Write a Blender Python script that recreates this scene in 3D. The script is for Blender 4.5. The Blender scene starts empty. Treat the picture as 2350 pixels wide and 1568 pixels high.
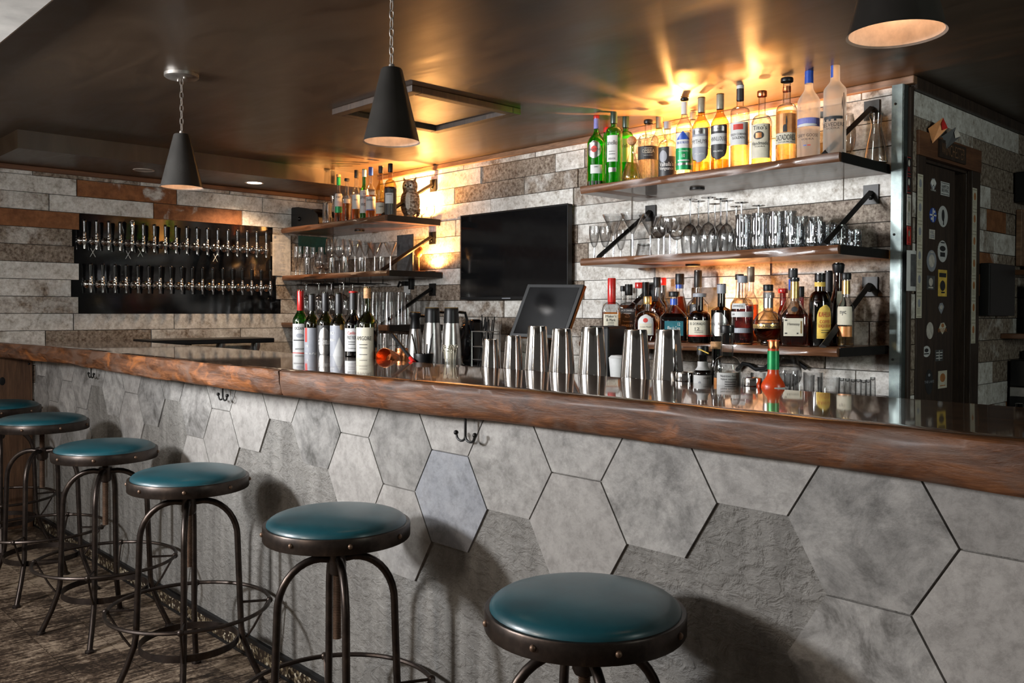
import bpy, math, random, bmesh
from mathutils import Vector, Matrix
random.seed(7)
PI = math.pi; R = math.radians
C = bpy.context.scene.collection
# ------------------------------------------------------------------ camera constants (used for the camera and for laying out on real planes)
YAW, PITCH, ROLL = R(46.7), R(.9), R(.22); FPX = 2030.; CXP = 1175.; CYP = 745.; HCAM = 1.29
_r = Vector((math.cos(YAW), math.sin(YAW), 0)); _f = Vector((-math.sin(YAW), math.cos(YAW), 0)); _u = Vector((0, 0, 1))
F_ = _f*math.cos(PITCH) - _u*math.sin(PITCH); U2 = _u*math.cos(PITCH) + _f*math.sin(PITCH)
R_ = _r*math.cos(ROLL) + U2*math.sin(ROLL); U_ = -_r*math.sin(ROLL) + U2*math.cos(ROLL)
CAM = Vector((0, 0, HCAM))
def at(x, y, ax, v):
    """the point of the plane X=v, Y=v or Z=v seen at photo position x, y"""
    d = R_*((x-CXP)/FPX) - U_*((y-CYP)/FPX) + F_
    i = 'XYZ'.index(ax); return CAM + d*((v-CAM[i])/d[i])
def depth(p): return (Vector(p)-CAM).dot(F_)
def face_cam(p): return math.atan2(-p[0], p[1]) if True else 0     # turn a thing's -Y front toward the bar guests
# ------------------------------------------------------------------ node helpers
MATS = {}
def nmat(name):
    m = bpy.data.materials.new(name); m.use_nodes = True; nt = m.node_tree
    b = nt.nodes['Principled BSDF']; MATS[name] = m; return m, nt, b
def N(nt, t, **kw):
    n = nt.nodes.new(t)
    for k, v in kw.items():
        if k in n.inputs: n.inputs[k].default_value = v
        else: setattr(n, k, v)
    return n
def ramp(nt, src, stops):
    r = nt.nodes.new('ShaderNodeValToRGB'); e = r.color_ramp.elements
    while len(e) < len(stops): e.new(.5)
    for i, (p, c) in enumerate(stops):
        e[i].position = p; e[i].color = (*c, 1) if len(c) == 3 else c
    nt.links.new(src, r.inputs[0]); return r.outputs[0]
def mapped(nt, scale=(1, 1, 1), rot=(0, 0, 0), coord='Object'):
    tc = nt.nodes.new('ShaderNodeTexCoord'); mp = nt.nodes.new('ShaderNodeMapping')
    mp.inputs['Scale'].default_value = scale; mp.inputs['Rotation'].default_value = rot
    nt.links.new(tc.outputs[coord], mp.inputs[0]); return mp.outputs[0]
def noise(nt, vec, scale=5, detail=6, rough=.6, dist=0):
    n = N(nt, 'ShaderNodeTexNoise', Scale=scale, Detail=detail, Roughness=rough, Distortion=dist); nt.links.new(vec, n.inputs['Vector']); return n.outputs['Fac']
def mix(nt, fac, a, b, mode='MIX'):
    n = nt.nodes.new('ShaderNodeMix'); n.data_type = 'RGBA'; n.blend_type = mode
    for s, v in ((0, fac), (6, a), (7, b)):
        if isinstance(v, (int, float)): n.inputs[s].default_value = v
        elif isinstance(v, tuple): n.inputs[s].default_value = (*v, 1)
        else: nt.links.new(v, n.inputs[s])
    return n.outputs[2]
def math_(nt, op, a, b=0.):
    n = nt.nodes.new('ShaderNodeMath'); n.operation = op
    for i, v in enumerate((a, b)):
        if isinstance(v, (int, float)): n.inputs[i].default_value = v
        else: nt.links.new(v, n.inputs[i])
    return n.outputs[0]
def bump(nt, b, h, strength=.3, dist=.01):
    n = N(nt, 'ShaderNodeBump', Strength=strength, Distance=dist); nt.links.new(h, n.inputs['Height']); nt.links.new(n.outputs[0], b.inputs['Normal'])
def setp(b, **kw):
    al = dict(col='Base Color', rough='Roughness', metal='Metallic', spec='Specular IOR Level', coat='Coat Weight', crough='Coat Roughness', trans='Transmission Weight', ior='IOR', em='Emission Color', es='Emission Strength', alpha='Alpha', sheen='Sheen Weight', sss='Subsurface Weight')
    for k, v in kw.items():
        b.inputs[al[k]].default_value = (*v, 1) if isinstance(v, tuple) else v
def plain(name, col, rough=.5, metal=0., noise_amt=.15, nscale=30, **kw):
    if name in MATS: return MATS[name]
    m, nt, b = nmat(name); setp(b, rough=rough, metal=metal, **kw)
    v = mapped(nt); f = noise(nt, v, nscale, 4)
    d = tuple(max(0, c*(1-noise_amt*2)) for c in col); l = tuple(min(1, c*(1+noise_amt)) for c in col)
    nt.links.new(ramp(nt, f, [(.3, d), (.7, l)]), b.inputs['Base Color']); return m
def wood(name, dark, light, rough=.4, scale=(1.5, 14, 14), coat=0., grain=1., bstr=.2, coord='Object', blotch=None):
    m, nt, b = nmat(name); setp(b, rough=rough, coat=coat, crough=.04)
    v = mapped(nt, scale, coord=coord)
    f = noise(nt, v, 2.2, 8, .62, 1.4); g = noise(nt, v, 14, 6, .7, .4)
    s = math_(nt, 'ADD', math_(nt, 'MULTIPLY', f, .7), math_(nt, 'MULTIPLY', g, .3*grain))
    c = ramp(nt, s, [(.34, dark), (.52, tuple((a+c_)/2 for a, c_ in zip(dark, light))), (.68, light)])
    if blotch:
        v2 = mapped(nt, (2.2, 5, 5), coord=coord); c = mix(nt, ramp(nt, noise(nt, v2, 2, 5, .6, .8), [(.45, (0, 0, 0)), (.62, (1, 1, 1))]), c, blotch)
    nt.links.new(c, b.inputs['Base Color']); bump(nt, b, s, bstr, .01)
    return m
# ------------------------------------------------------------------ materials
def plank_wall_mat():
    m, nt, b = nmat('whitewashed_plank'); setp(b, rough=.62, spec=.3)
    at_ = N(nt, 'ShaderNodeVertexColor', layer_name='tone'); sep = nt.nodes.new('ShaderNodeSeparateColor'); nt.links.new(at_.outputs[0], sep.inputs[0])
    tone, seed = sep.outputs[0], sep.outputs[1]
    tc = nt.nodes.new('ShaderNodeTexCoord'); off = nt.nodes.new('ShaderNodeVectorMath'); off.operation = 'ADD'
    cmb = nt.nodes.new('ShaderNodeCombineXYZ'); s10 = math_(nt, 'MULTIPLY', seed, 37.); nt.links.new(s10, cmb.inputs[0]); nt.links.new(s10, cmb.inputs[1])
    nt.links.new(tc.outputs['Object'], off.inputs[0]); nt.links.new(cmb.outputs[0], off.inputs[1]); v = off.outputs[0]
    fine = noise(nt, v, 55, 5, .75); big = noise(nt, v, 5.5, 5, .6, .6); mid = noise(nt, v, 16, 6, .7, .3)
    white = ramp(nt, math_(nt, 'ADD', math_(nt, 'MULTIPLY', fine, .5), math_(nt, 'MULTIPLY', mid, .5)), [(.36, (.26, .225, .185)), (.47, (.5, .47, .43)), (.6, (.70, .68, .64))])
    brown = ramp(nt, fine, [(.36, (.075, .047, .03)), (.66, (.36, .3, .24))])
    rust = ramp(nt, mid, [(.35, (.14, .05, .018)), (.7, (.30, .125, .05))])
    t2 = math_(nt, 'ADD', big, math_(nt, 'MULTIPLY', mid, .35))
    k = math_(nt, 'SUBTRACT', math_(nt, 'ADD', t2, math_(nt, 'MULTIPLY', tone, .62)), .89)
    sm = ramp(nt, math_(nt, 'ADD', math_(nt, 'MULTIPLY', k, 5.), .3), [(.0, (0, 0, 0)), (1., (1, 1, 1))])
    c = mix(nt, sm, white, brown)
    isr = math_(nt, 'GREATER_THAN', sep.outputs[2], .5)
    rm = math_(nt, 'MULTIPLY', isr, ramp(nt, math_(nt, 'ADD', big, math_(nt, 'MULTIPLY', tone, .3)), [(.5, (0, 0, 0)), (.6, (1, 1, 1))]))
    c = mix(nt, rm, c, rust)
    nt.links.new(c, b.inputs['Base Color']); bump(nt, b, math_(nt, 'ADD', fine, mid), .35, .004); return m
M_PLANK = plank_wall_mat()
def hex_mat():
    m, nt, b = nmat('stone_hexagon_tile'); setp(b, rough=.48, spec=.4)
    at_ = N(nt, 'ShaderNodeVertexColor', layer_name='tone'); sep = nt.nodes.new('ShaderNodeSeparateColor'); nt.links.new(at_.outputs[0], sep.inputs[0])
    tc = nt.nodes.new('ShaderNodeTexCoord'); off = nt.nodes.new('ShaderNodeVectorMath'); off.operation = 'ADD'
    cmb = nt.nodes.new('ShaderNodeCombineXYZ'); nt.links.new(math_(nt, 'MULTIPLY', sep.outputs[1], 41.), cmb.inputs[0]); nt.links.new(tc.outputs['Object'], off.inputs[0]); nt.links.new(cmb.outputs[0], off.inputs[1]); v = off.outputs[0]
    f = noise(nt, v, 7, 10, .74, .5); g = noise(nt, v, 30, 5, .7)
    c = ramp(nt, f, [(.36, (.10, .096, .09)), (.46, (.22, .215, .207)), (.6, (.36, .35, .335))])
    c = mix(nt, 1., c, ramp(nt, sep.outputs[1], [(0, (.72, .71, .70)), (1, (1.38, 1.36, 1.34))]), 'MULTIPLY'); c2 = mix(nt, sep.outputs[0], c, (.34, .32, .30)); c2 = mix(nt, sep.outputs[2], c2, (.27, .29, .34)); c2 = mix(nt, .45, c2, ramp(nt, noise(nt, v, 26, 8, .78, .2), [(.38, (.35, .34, .33)), (.55, (1, 1, 1))]), 'MULTIPLY')
    nt.links.new(mix(nt, math_(nt, 'MULTIPLY', g, .5), c2, c, 'MULTIPLY') if False else c2, b.inputs['Base Color']); bump(nt, b, math_(nt, 'ADD', f, g), .25, .004); return m
M_HEX = hex_mat()
def plaster_mat():
    m, nt, b = nmat('troweled_plaster'); setp(b, rough=.55, spec=.35)
    v = mapped(nt, (1, 1, 1.4)); f = noise(nt, v, 24, 4, .6, .5); g = noise(nt, v, 60, 6, .7, .3); a = noise(nt, v, 3, 3)
    v3 = mapped(nt, (4, 4, .7)); s = noise(nt, v3, 4, 5, .7)
    c = ramp(nt, math_(nt, 'ADD', math_(nt, 'MULTIPLY', g, .35), math_(nt, 'MULTIPLY', s, .65)), [(.36, (.12, .112, .102)), (.62, (.235, .223, .205))])
    nt.links.new(c, b.inputs['Base Color']); h = math_(nt, 'ADD', ramp(nt, f, [(.44, (0, 0, 0)), (.6, (1, 1, 1))]), math_(nt, 'MULTIPLY', g, .8))
    bump(nt, b, h, .5, .009); return m
M_PLASTER = plaster_mat()
def ceiling_mat():
    m, nt, b = nmat('glossy_black_ceiling'); setp(b, spec=.75, coat=.0)
    v = mapped(nt, (1, 1, 1)); f = noise(nt, mapped(nt, (1.2, 4, 1)), 1.6, 6, .6, 1.4); g = noise(nt, v, 160, 3)
    nt.links.new(ramp(nt, f, [(.3, (.036, .021, .011)), (.7, (.062, .038, .021))]), b.inputs['Base Color'])
    nt.links.new(ramp(nt, f, [(.3, (.30, .30, .30)), (.7, (.42, .42, .42))]), b.inputs['Roughness'])
    bump(nt, b, math_(nt, 'ADD', math_(nt, 'MULTIPLY', g, .12), noise(nt, mapped(nt, (2, 5, 1)), 1.6, 2, .5, .4)), .16, .008); return m
M_CEIL = ceiling_mat()
def floor_mat():
    m, nt, b = nmat('worn_floor_tile'); setp(b, rough=.5, spec=.4)
    at_ = N(nt, 'ShaderNodeVertexColor', layer_name='tone'); sep = nt.nodes.new('ShaderNodeSeparateColor'); nt.links.new(at_.outputs[0], sep.inputs[0])
    v = mapped(nt); st = noise(nt, mapped(nt, (42, 5, 1)), 1.6, 4, .6, .3)
    f = noise(nt, v, 3.5, 7, .7, .5); g = noise(nt, v, 60, 5, .75)
    s = math_(nt, 'ADD', math_(nt, 'MULTIPLY', st, .42), math_(nt, 'ADD', math_(nt, 'MULTIPLY', f, .55), math_(nt, 'MULTIPLY', g, .42)))
    s = math_(nt, 'ADD', s, math_(nt, 'MULTIPLY', sep.outputs[0], .1))
    nt.links.new(ramp(nt, s, [(.66, (.022, .014, .009)), (.73, (.09, .06, .04)), (.83, (.34, .26, .185))]), b.inputs['Base Color']); bump(nt, b, s, .3, .004); return m
M_FLOOR = floor_mat()
def mosaic_mat():
    m, nt, b = nmat('bronze_mosaic'); setp(b, rough=.3, metal=.3)
    v = mapped(nt, (1, 1, 1)); vo = N(nt, 'ShaderNodeTexVoronoi', Scale=95.); nt.links.new(v, vo.inputs['Vector'])
    sc = nt.nodes.new('ShaderNodeSeparateColor'); nt.links.new(vo.outputs['Color'], sc.inputs[0])
    f = noise(nt, v, 14, 3)
    nt.links.new(ramp(nt, math_(nt, 'MULTIPLY', sc.outputs[0], math_(nt, 'ADD', f, .45)), [(.5, (.03, .02, .014)), (.75, (.22, .17, .1)), (.95, (.62, .55, .42))]), b.inputs['Base Color']); return m
M_MOSAIC = mosaic_mat()
M_TOP = wood('polished_bar_wood', (.02, .008, .004), (.11, .045, .018), .22, (1., 9, 9), coat=1., bstr=.05)
def edge_mat():
    m, nt, b = nmat('live_edge_wood'); setp(b, rough=.5, coat=.12, crough=.25, spec=.35)
    v = mapped(nt, (1.3, 8, 10)); f = noise(nt, v, 2.4, 8, .65, 1.6); g = noise(nt, mapped(nt, (5, 12, 26)), 3, 7, .7, .6); k = noise(nt, mapped(nt, (2.2, 4, 4)), 2.6, 4, .55, 1.)
    s = math_(nt, 'ADD', math_(nt, 'MULTIPLY', f, .6), math_(nt, 'MULTIPLY', g, .4))
    c = ramp(nt, s, [(.34, (.022, .008, .003)), (.5, (.095, .034, .012)), (.66, (.23, .09, .034))])
    c = mix(nt, ramp(nt, k, [(.5, (0, 0, 0)), (.64, (.75, .75, .75))]), c, (.12, .07, .048)); c = mix(nt, ramp(nt, k, [(.32, (.9, .9, .9)), (.42, (0, 0, 0))]), c, (.26, .085, .02))
    nt.links.new(c, b.inputs['Base Color']); bump(nt, b, math_(nt, 'ADD', s, math_(nt, 'MULTIPLY', k, .8)), .45, .012); return m
M_EDGE = edge_mat()
M_SHELF = wood('dark_shelf_wood', (.035, .014, .007), (.17, .072, .032), .38, (1.5, 14, 14), coat=.3)
M_TRIM = wood('trim_wood', (.07, .034, .018), (.28, .15, .08), .55)
M_TRIMD = wood('dark_trim_wood', (.06, .022, .01), (.17, .07, .03), .5, (14, 1.5, 14))
M_POSTWOOD = wood('knotty_panel_wood', (.045, .02, .01), (.17, .085, .042), .5, (14, 14, 1.2))
M_DOORW = wood('dark_door_wood', (.012, .007, .005), (.05, .03, .019), .5, (14, 14, 1.5))
M_BLACK = plain('black_plastic', (.007, .007, .0075), .4, spec=.35)
M_BLACKG = plain('black_gloss', (.004, .004, .0045), .08, spec=.45)
M_IRON = plain('black_iron', (.014, .013, .012), .45, .4)
def stool_metal():
    m, nt, b = nmat('aged_bronze_metal'); setp(b, rough=.36, metal=.85)
    v = mapped(nt); f = noise(nt, v, 18, 6, .7)
    nt.links.new(ramp(nt, f, [(.35, (.034, .027, .024)), (.6, (.066, .05, .042)), (.78, (.14, .1, .075))]), b.inputs['Base Color']); bump(nt, b, f, .12, .002); return m
M_STOOL = stool_metal()
M_RUST = plain('rusty_screw_steel', (.2, .13, .09), .5, .8)
def leather():
    m, nt, b = nmat('teal_leather'); setp(b, rough=.38, coat=.3, crough=.22, spec=.5)
    v = mapped(nt); f = noise(nt, v, 7, 5, .6); g = noise(nt, v, 260, 3)
    nt.links.new(ramp(nt, f, [(.3, (.004, .042, .056)), (.7, (.008, .078, .1))]), b.inputs['Base Color']); bump(nt, b, g, .12, .001); return m
M_LEATHER = leather()
M_STEELP = None
def post_mat():
    m, nt, b = nmat('galvanised_steel'); setp(b, rough=.38, metal=.75)
    f = noise(nt, mapped(nt), 20, 6, .7); k = noise(nt, mapped(nt), 90, 5, .75)
    c = ramp(nt, f, [(.3, (.07, .085, .085)), (.7, (.15, .18, .17))]); c = mix(nt, ramp(nt, k, [(.27, (1, 1, 1)), (.33, (0, 0, 0))]), c, (.05, .045, .03))
    nt.links.new(c, b.inputs['Base Color']); return m
M_POST = post_mat()
M_STEEL = plain('mirror_steel', (.72, .7, .68), .1, 1., .05)
M_BRUSH = plain('brushed_steel', (.5, .49, .48), .3, 1., .1)
M_CHROME = plain('chrome', (.8, .8, .8), .07, 1., .03)
M_SHADE = plain('gunmetal_shade', (.085, .08, .074), .27, .7, .1, 12)
M_WHITEIN = plain('cream_enamel', (.62, .52, .44), .6)
M_NICKEL = plain('satin_nickel', (.36, .33, .3), .4, .9)
def hammered(name, col):
    m, nt, b = nmat(name); setp(b, rough=.33, metal=1., col=col)
    vo = N(nt, 'ShaderNodeTexVoronoi', Scale=75.); nt.links.new(mapped(nt), vo.inputs['Vector']); bump(nt, b, vo.outputs['Distance'], .3, .004); return m
M_COPPER = hammered('hammered_copper', (.6, .22, .09))
M_PAPER = plain('paper', (.50, .46, .41), .8)
M_CREAM = plain('cream_label', (.52, .48, .38), .7, 0, .06)
M_WHITE = plain('white_label', (.50, .50, .49), .6, 0, .04)
M_GREYL = plain('grey_label', (.25, .26, .29), .5, 0, .06)
M_BLKL = plain('black_label', (.018, .017, .018), .5)
M_INK = plain('ink', (.02, .02, .022), .6)
M_INKW = plain('white_ink', (.7, .69, .66), .6)
M_INKR = plain('red_ink', (.5, .03, .02), .6)
M_GOLD = plain('gold_foil', (.55, .36, .14), .3, .8)
M_RED = plain('red_wax', (.42, .016, .014), .25)
M_BLUE = plain('blue_foil', (.02, .07, .38), .35)
M_GREENC = plain('green_foil', (.01, .26, .08), .35, .3)
M_TEALL = plain('teal_label', (.015, .13, .16), .5)
M_YELL = plain('yellow_label', (.72, .48, .08), .6)
M_PURPLE = plain('violet_print', (.16, .16, .42), .6)
M_CORK = plain('cork', (.48, .26, .12), .8, 0, .25, 120)
M_KHAKI = plain('khaki_foil', (.27, .24, .17), .4)
M_DKGREEN = plain('dark_green_foil', (.012, .035, .024), .35)
M_SLATE = plain('slate', (.07, .07, .072), .7, 0, .25)
M_GREENB = plain('green_board', (.015, .075, .055), .5)
M_ORANGE = plain('orange_copper_plate', (.5, .2, .06), .35, .3)
M_CONCRETE = plain('pale_plaster', (.42, .40, .37), .8, 0, .12, 8)
def thin_glass(name, tint=(.95, .96, .96), edge=(.30, .32, .33), g0=.07, rough=.02, pw=2.2):
    m = bpy.data.materials.new(name); m.use_nodes = True; nt = m.node_tree; nt.nodes.clear(); MATS[name] = m
    lw = N(nt, 'ShaderNodeLayerWeight', Blend=.5); f = math_(nt, 'POWER', lw.outputs['Facing'], pw)
    col = mix(nt, f, tint, edge); tr = nt.nodes.new('ShaderNodeBsdfTransparent'); nt.links.new(col, tr.inputs[0])
    gl = N(nt, 'ShaderNodeBsdfGlossy', Roughness=rough); fac = math_(nt, 'ADD', g0, math_(nt, 'MULTIPLY', f, .55))
    ms = nt.nodes.new('ShaderNodeMixShader'); nt.links.new(fac, ms.inputs[0]); nt.links.new(tr.outputs[0], ms.inputs[1]); nt.links.new(gl.outputs[0], ms.inputs[2])
    o = nt.nodes.new('ShaderNodeOutputMaterial'); nt.links.new(ms.outputs[0], o.inputs[0]); return m
def liquid(name, tint, body, rough=.0, mixf=.5, ior=1.36):
    m = bpy.data.materials.new(name); m.use_nodes = True; nt = m.node_tree; nt.nodes.clear(); MATS[name] = m
    tr = nt.nodes.new('ShaderNodeBsdfTransparent'); tr.inputs[0].default_value = (*tint, 1)
    p = nt.nodes.new('ShaderNodeBsdfPrincipled'); setp(p, col=body, trans=1., ior=ior, rough=rough)
    ms = nt.nodes.new('ShaderNodeMixShader'); ms.inputs[0].default_value = mixf; nt.links.new(tr.outputs[0], ms.inputs[1]); nt.links.new(p.outputs[0], ms.inputs[2])
    o = nt.nodes.new('ShaderNodeOutputMaterial'); nt.links.new(ms.outputs[0], o.inputs[0]); return m
G_CLEAR = thin_glass('clear_glass', (.93, .94, .94), (.12, .125, .12), .09, .02, 1.8); G_DRINK = thin_glass('drinking_glass', (.93, .935, .94), (.07, .072, .075), .13, .03, 1.3); G_STEM = thin_glass('solid_glass_stem', (.62, .63, .64), (.04, .04, .042), .32, .04, 1.)
G_CUT = thin_glass('cut_crystal', (.80, .81, .82), (.10, .10, .105), .13, .05, 1.1)
G_GREEN = thin_glass('bright_green_glass', (.2, .88, .16), (.01, .22, .02), .08)
G_OLIVE = thin_glass('olive_glass', (.22, .26, .06), (.02, .03, .01), .09)
G_DKGREEN = thin_glass('dark_green_glass', (.14, .48, .10), (.004, .02, .006), .1)
G_GOLDG = thin_glass('honey_glass', (.85, .68, .32), (.22, .13, .03), .08)
G_BROWN = thin_glass('brown_glass', (.12, .04, .012), (.02, .006, .003), .09)
G_BLACKG = thin_glass('near_black_glass', (.03, .025, .02), (.004, .004, .004), .1)
G_RED = thin_glass('red_glass', (.55, .04, .02), (.1, .01, .01), .09)
L_CLEAR = liquid('clear_spirit', (.95, .9, .84), (.98, .96, .93), mixf=.35)
L_AMBER = liquid('amber_spirit', (.85, .36, .08), (.95, .5, .16)); L_DARKAM = liquid('dark_amber_spirit', (.45, .09, .02), (.7, .2, .06))
L_RED = liquid('red_spirit', (.5, .05, .02), (.7, .1, .05)); L_DARK = liquid('dark_liqueur', (.08, .02, .012), (.16, .04, .02))
L_GOLD = liquid('pale_gold_spirit', (.92, .72, .38), (.98, .82, .5), mixf=.4); L_VIOLET = liquid('violet_gin', (.10, .03, .12), (.2, .08, .26))
L_HOT = plain('hot_sauce', (.62, .06, .01), .3, 0, .2)
L_GREEN = liquid('green_filled', (.3, .92, .2), (.35, .95, .25), mixf=.3); L_WINE = liquid('red_wine', (.03, .004, .008), (.08, .01, .02))
def frosted():
    m = bpy.data.materials.new('frosted_glass'); m.use_nodes = True; nt = m.node_tree; nt.nodes.clear()
    tl = nt.nodes.new('ShaderNodeBsdfTranslucent'); tl.inputs[0].default_value = (.95, .92, .86, 1); p = nt.nodes.new('ShaderNodeBsdfPrincipled'); setp(p, col=(.5, .48, .45), rough=.3, spec=.5)
    tr = nt.nodes.new('ShaderNodeBsdfTransparent'); tr.inputs[0].default_value = (.9, .88, .84, 1)
    a = nt.nodes.new('ShaderNodeMixShader'); a.inputs[0].default_value = .3; nt.links.new(tl.outputs[0], a.inputs[1]); nt.links.new(p.outputs[0], a.inputs[2])
    c = nt.nodes.new('ShaderNodeMixShader'); c.inputs[0].default_value = .45; nt.links.new(a.outputs[0], c.inputs[1]); nt.links.new(tr.outputs[0], c.inputs[2])
    o = nt.nodes.new('ShaderNodeOutputMaterial'); nt.links.new(c.outputs[0], o.inputs[0]); return m
G_FROST = frosted()
def emis(name, col, s):
    m, nt, b = nmat(name); setp(b, col=(.8, .8, .8), em=col, es=s); return m
M_LAMP = emis('lit_lamp', (1, .62, .32), 14.); M_LED = emis('lit_downlight', (1, .8, .6), 22.); M_OFFL = plain('unlit_lens', (.4, .36, .33), .4)
M_BULB = emis('lit_bulb', (1, .66, .42), 16.)
# ------------------------------------------------------------------ mesh helpers
class MB:
    def __init__(s): s.v = []; s.f = []; s.m = []; s.c = []
    def add(s, vs, fs, mi=0, col=None):
        o = len(s.v); s.v += [tuple(p) for p in vs]; s.f += [tuple(i+o for i in f) for f in fs]; s.m += [mi]*len(fs); s.c += [col or (0, 0, 0)]*len(fs)
    def box(s, x0, y0, z0, x1, y1, z1, mi=0, col=None, mat=None):
        vs = [(x, y, z) for z in (z0, z1) for y in (y0, y1) for x in (x0, x1)]
        if mat: vs = [mat @ Vector(v) for v in vs]
        s.add(vs, [(0, 2, 3, 1), (4, 5, 7, 6), (0, 1, 5, 4), (2, 6, 7, 3), (0, 4, 6, 2), (1, 3, 7, 5)], mi, col)
    def prism(s, poly, y0, y1, mi=0, col=None, ax='Y', ins=0.):
        n = len(poly); cx = sum(p[0] for p in poly)/n; cz = sum(p[1] for p in poly)/n
        def P(p, t): return {'Y': (p[0], t, p[1]), 'X': (t, p[0], p[1]), 'Z': (p[0], p[1], t)}[ax]
        q = [(cx+(p[0]-cx)*(1-ins), cz+(p[1]-cz)*(1-ins)) for p in poly]
        s.add([P(p, y0) for p in q]+[P(p, y1) for p in poly], [tuple(range(n)), tuple(range(2*n-1, n-1, -1))]+[(i, (i+1) % n, n+(i+1) % n, n+i) for i in range(n)], mi, col)
    def tube(s, pts, r, n=8, mi=0, closed=False, flat=None):
        pts = [Vector(p) for p in pts]; m = len(pts); rs = r if isinstance(r, (list, tuple)) else [r]*m; vs = []; up = None
        for i, p in enumerate(pts):
            if closed: t = (pts[(i+1) % m]-pts[i-1]).normalized()
            else: t = (pts[min(i+1, m-1)]-pts[max(i-1, 0)]).normalized()
            if up is None:
                up = Vector((0, 0, 1)) if abs(t.z) < .9 else Vector((1, 0, 0))
            a = (up - t*up.dot(t));
            if a.length < 1e-6: a = t.orthogonal()
            a.normalize(); b = t.cross(a); up = a
            for k in range(n):
                an = 2*PI*k/n; vs.append(p+a*math.cos(an)*rs[i]*(flat or 1)+b*math.sin(an)*rs[i])
        fs = []
        for i in range(m if closed else m-1):
            j = (i+1) % m
            for k in range(n): fs.append((i*n+k, i*n+(k+1) % n, j*n+(k+1) % n, j*n+k))
        if not closed: fs += [tuple(range(n-1, -1, -1)), tuple((m-1)*n+k for k in range(n))]
        s.add(vs, fs, mi)
    def lathe(s, prof, n=28, mi=0, rad=None, origin=(0, 0, 0), cap0=False, cap1=False, mat=None):
        ox, oy, oz = origin; vs = []
        for (r, z) in prof:
            for k in range(n):
                a = 2*PI*k/n; rr = rad(a, r, z) if rad else r; vs.append((ox+rr*math.cos(a), oy+rr*math.sin(a), oz+z))
        if mat: vs = [mat @ Vector(v) for v in vs]
        fs = [(i*n+k, i*n+(k+1) % n, (i+1)*n+(k+1) % n, (i+1)*n+k) for i in range(len(prof)-1) for k in range(n)]
        if cap0: fs.append(tuple(range(n-1, -1, -1)))
        if cap1: fs.append(tuple((len(prof)-1)*n+k for k in range(n)))
        s.add(vs, fs, mi)
    def ball(s, c, r, n=14, mi=0, sc=(1, 1, 1)):
        pr = [(max(1e-5, math.sin(PI*i/8)), -math.cos(PI*i/8)) for i in range(9)]; vs = []
        for (a, z) in pr:
            for k in range(n): vs.append((c[0]+r*sc[0]*a*math.cos(2*PI*k/n), c[1]+r*sc[1]*a*math.sin(2*PI*k/n), c[2]+r*sc[2]*z))
        s.add(vs, [(i*n+k, i*n+(k+1) % n, (i+1)*n+(k+1) % n, (i+1)*n+k) for i in range(8) for k in range(n)], mi)
    def build(s, name, mats, parent=None, smooth=True, loc=(0, 0, 0), rz=0, bevel=0, tone=False, angle=40):
        me = bpy.data.meshes.new(name); me.from_pydata(s.v, [], s.f); me.update()
        for m in (mats if isinstance(mats, (list, tuple)) else [mats]): me.materials.append(m)
        me.polygons.foreach_set('material_index', s.m)
        if tone:
            ca = me.color_attributes.new('tone', 'FLOAT_COLOR', 'CORNER')
            for p in me.polygons:
                for li in p.loop_indices: ca.data[li].color = (*s.c[p.index], 1)
        o = bpy.data.objects.new(name, me); C.objects.link(o); o.parent = parent; o.location = loc; o.rotation_euler = (0, 0, rz)
        if bevel:
            b = o.modifiers.new('bevel', 'BEVEL'); b.width = bevel; b.segments = 2; b.limit_method = 'ANGLE'; b.angle_limit = R(40)
        if smooth:
            me.polygons.foreach_set('use_smooth', [True]*len(me.polygons)); me.set_sharp_from_angle(angle=R(angle))
        return o
def tag(o, label=None, cat=None, group=None, kind=None):
    if label: o['label'] = label
    if cat: o['category'] = cat
    if group: o['group'] = group
    if kind: o['kind'] = kind
    return o
def thing(name, label, cat, loc=(0, 0, 0), rz=0, group=None):
    o = bpy.data.objects.new(name, None); C.objects.link(o); o.location = loc; o.rotation_euler = (0, 0, rz); return tag(o, label, cat, group)
def copy_tree(o, parent=None):
    c = o.copy(); C.objects.link(c); c.parent = parent
    for ch in list(o.children): copy_tree(ch, c)
    return c
def struct(o): o['kind'] = 'structure'; return o
ORD = ['first', 'second', 'third', 'fourth', 'fifth', 'sixth', 'seventh', 'eighth', 'ninth', 'tenth', 'eleventh', 'twelfth', 'thirteenth', 'fourteenth', 'fifteenth', 'sixteenth', 'seventeenth', 'eighteenth']
# lettering: text turned into a mesh, fitted to w x h, centred
_tc = {}
def text_geo(s):
    if s in _tc: return _tc[s]
    cu = bpy.data.curves.new('t', 'FONT'); cu.body = s; cu.resolution_u = 2; ob = bpy.data.objects.new('t', cu); C.objects.link(ob)
    dg = bpy.context.evaluated_depsgraph_get(); me = ob.evaluated_get(dg).to_mesh()
    vs = [tuple(v.co) for v in me.vertices]; fs = [tuple(p.vertices) for p in me.polygons]
    ob.evaluated_get(dg).to_mesh_clear(); bpy.data.objects.remove(ob); bpy.data.curves.remove(cu)
    if not vs: return ([], [])
    x0, x1 = min(v[0] for v in vs), max(v[0] for v in vs); y0, y1 = min(v[1] for v in vs), max(v[1] for v in vs)
    w, h = max(1e-6, x1-x0), max(1e-6, y1-y0)
    _tc[s] = ([((v[0]-x0)/w-.5, (v[1]-y0)/h-.5) for v in vs], fs); return _tc[s]
def flat_text(mb, s, cx, cz, w, h, y, mi=1, ax='Y', flip=1, slant=0.):
    vs, fs = text_geo(s)
    q = [(cx+flip*(v[0]*w+slant*v[1]*h), cz+v[1]*h) for v in vs]
    mb.add([{'Y': (a, y, b), 'X': (y, a, b)}[ax] for a, b in q], fs, mi)
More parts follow.
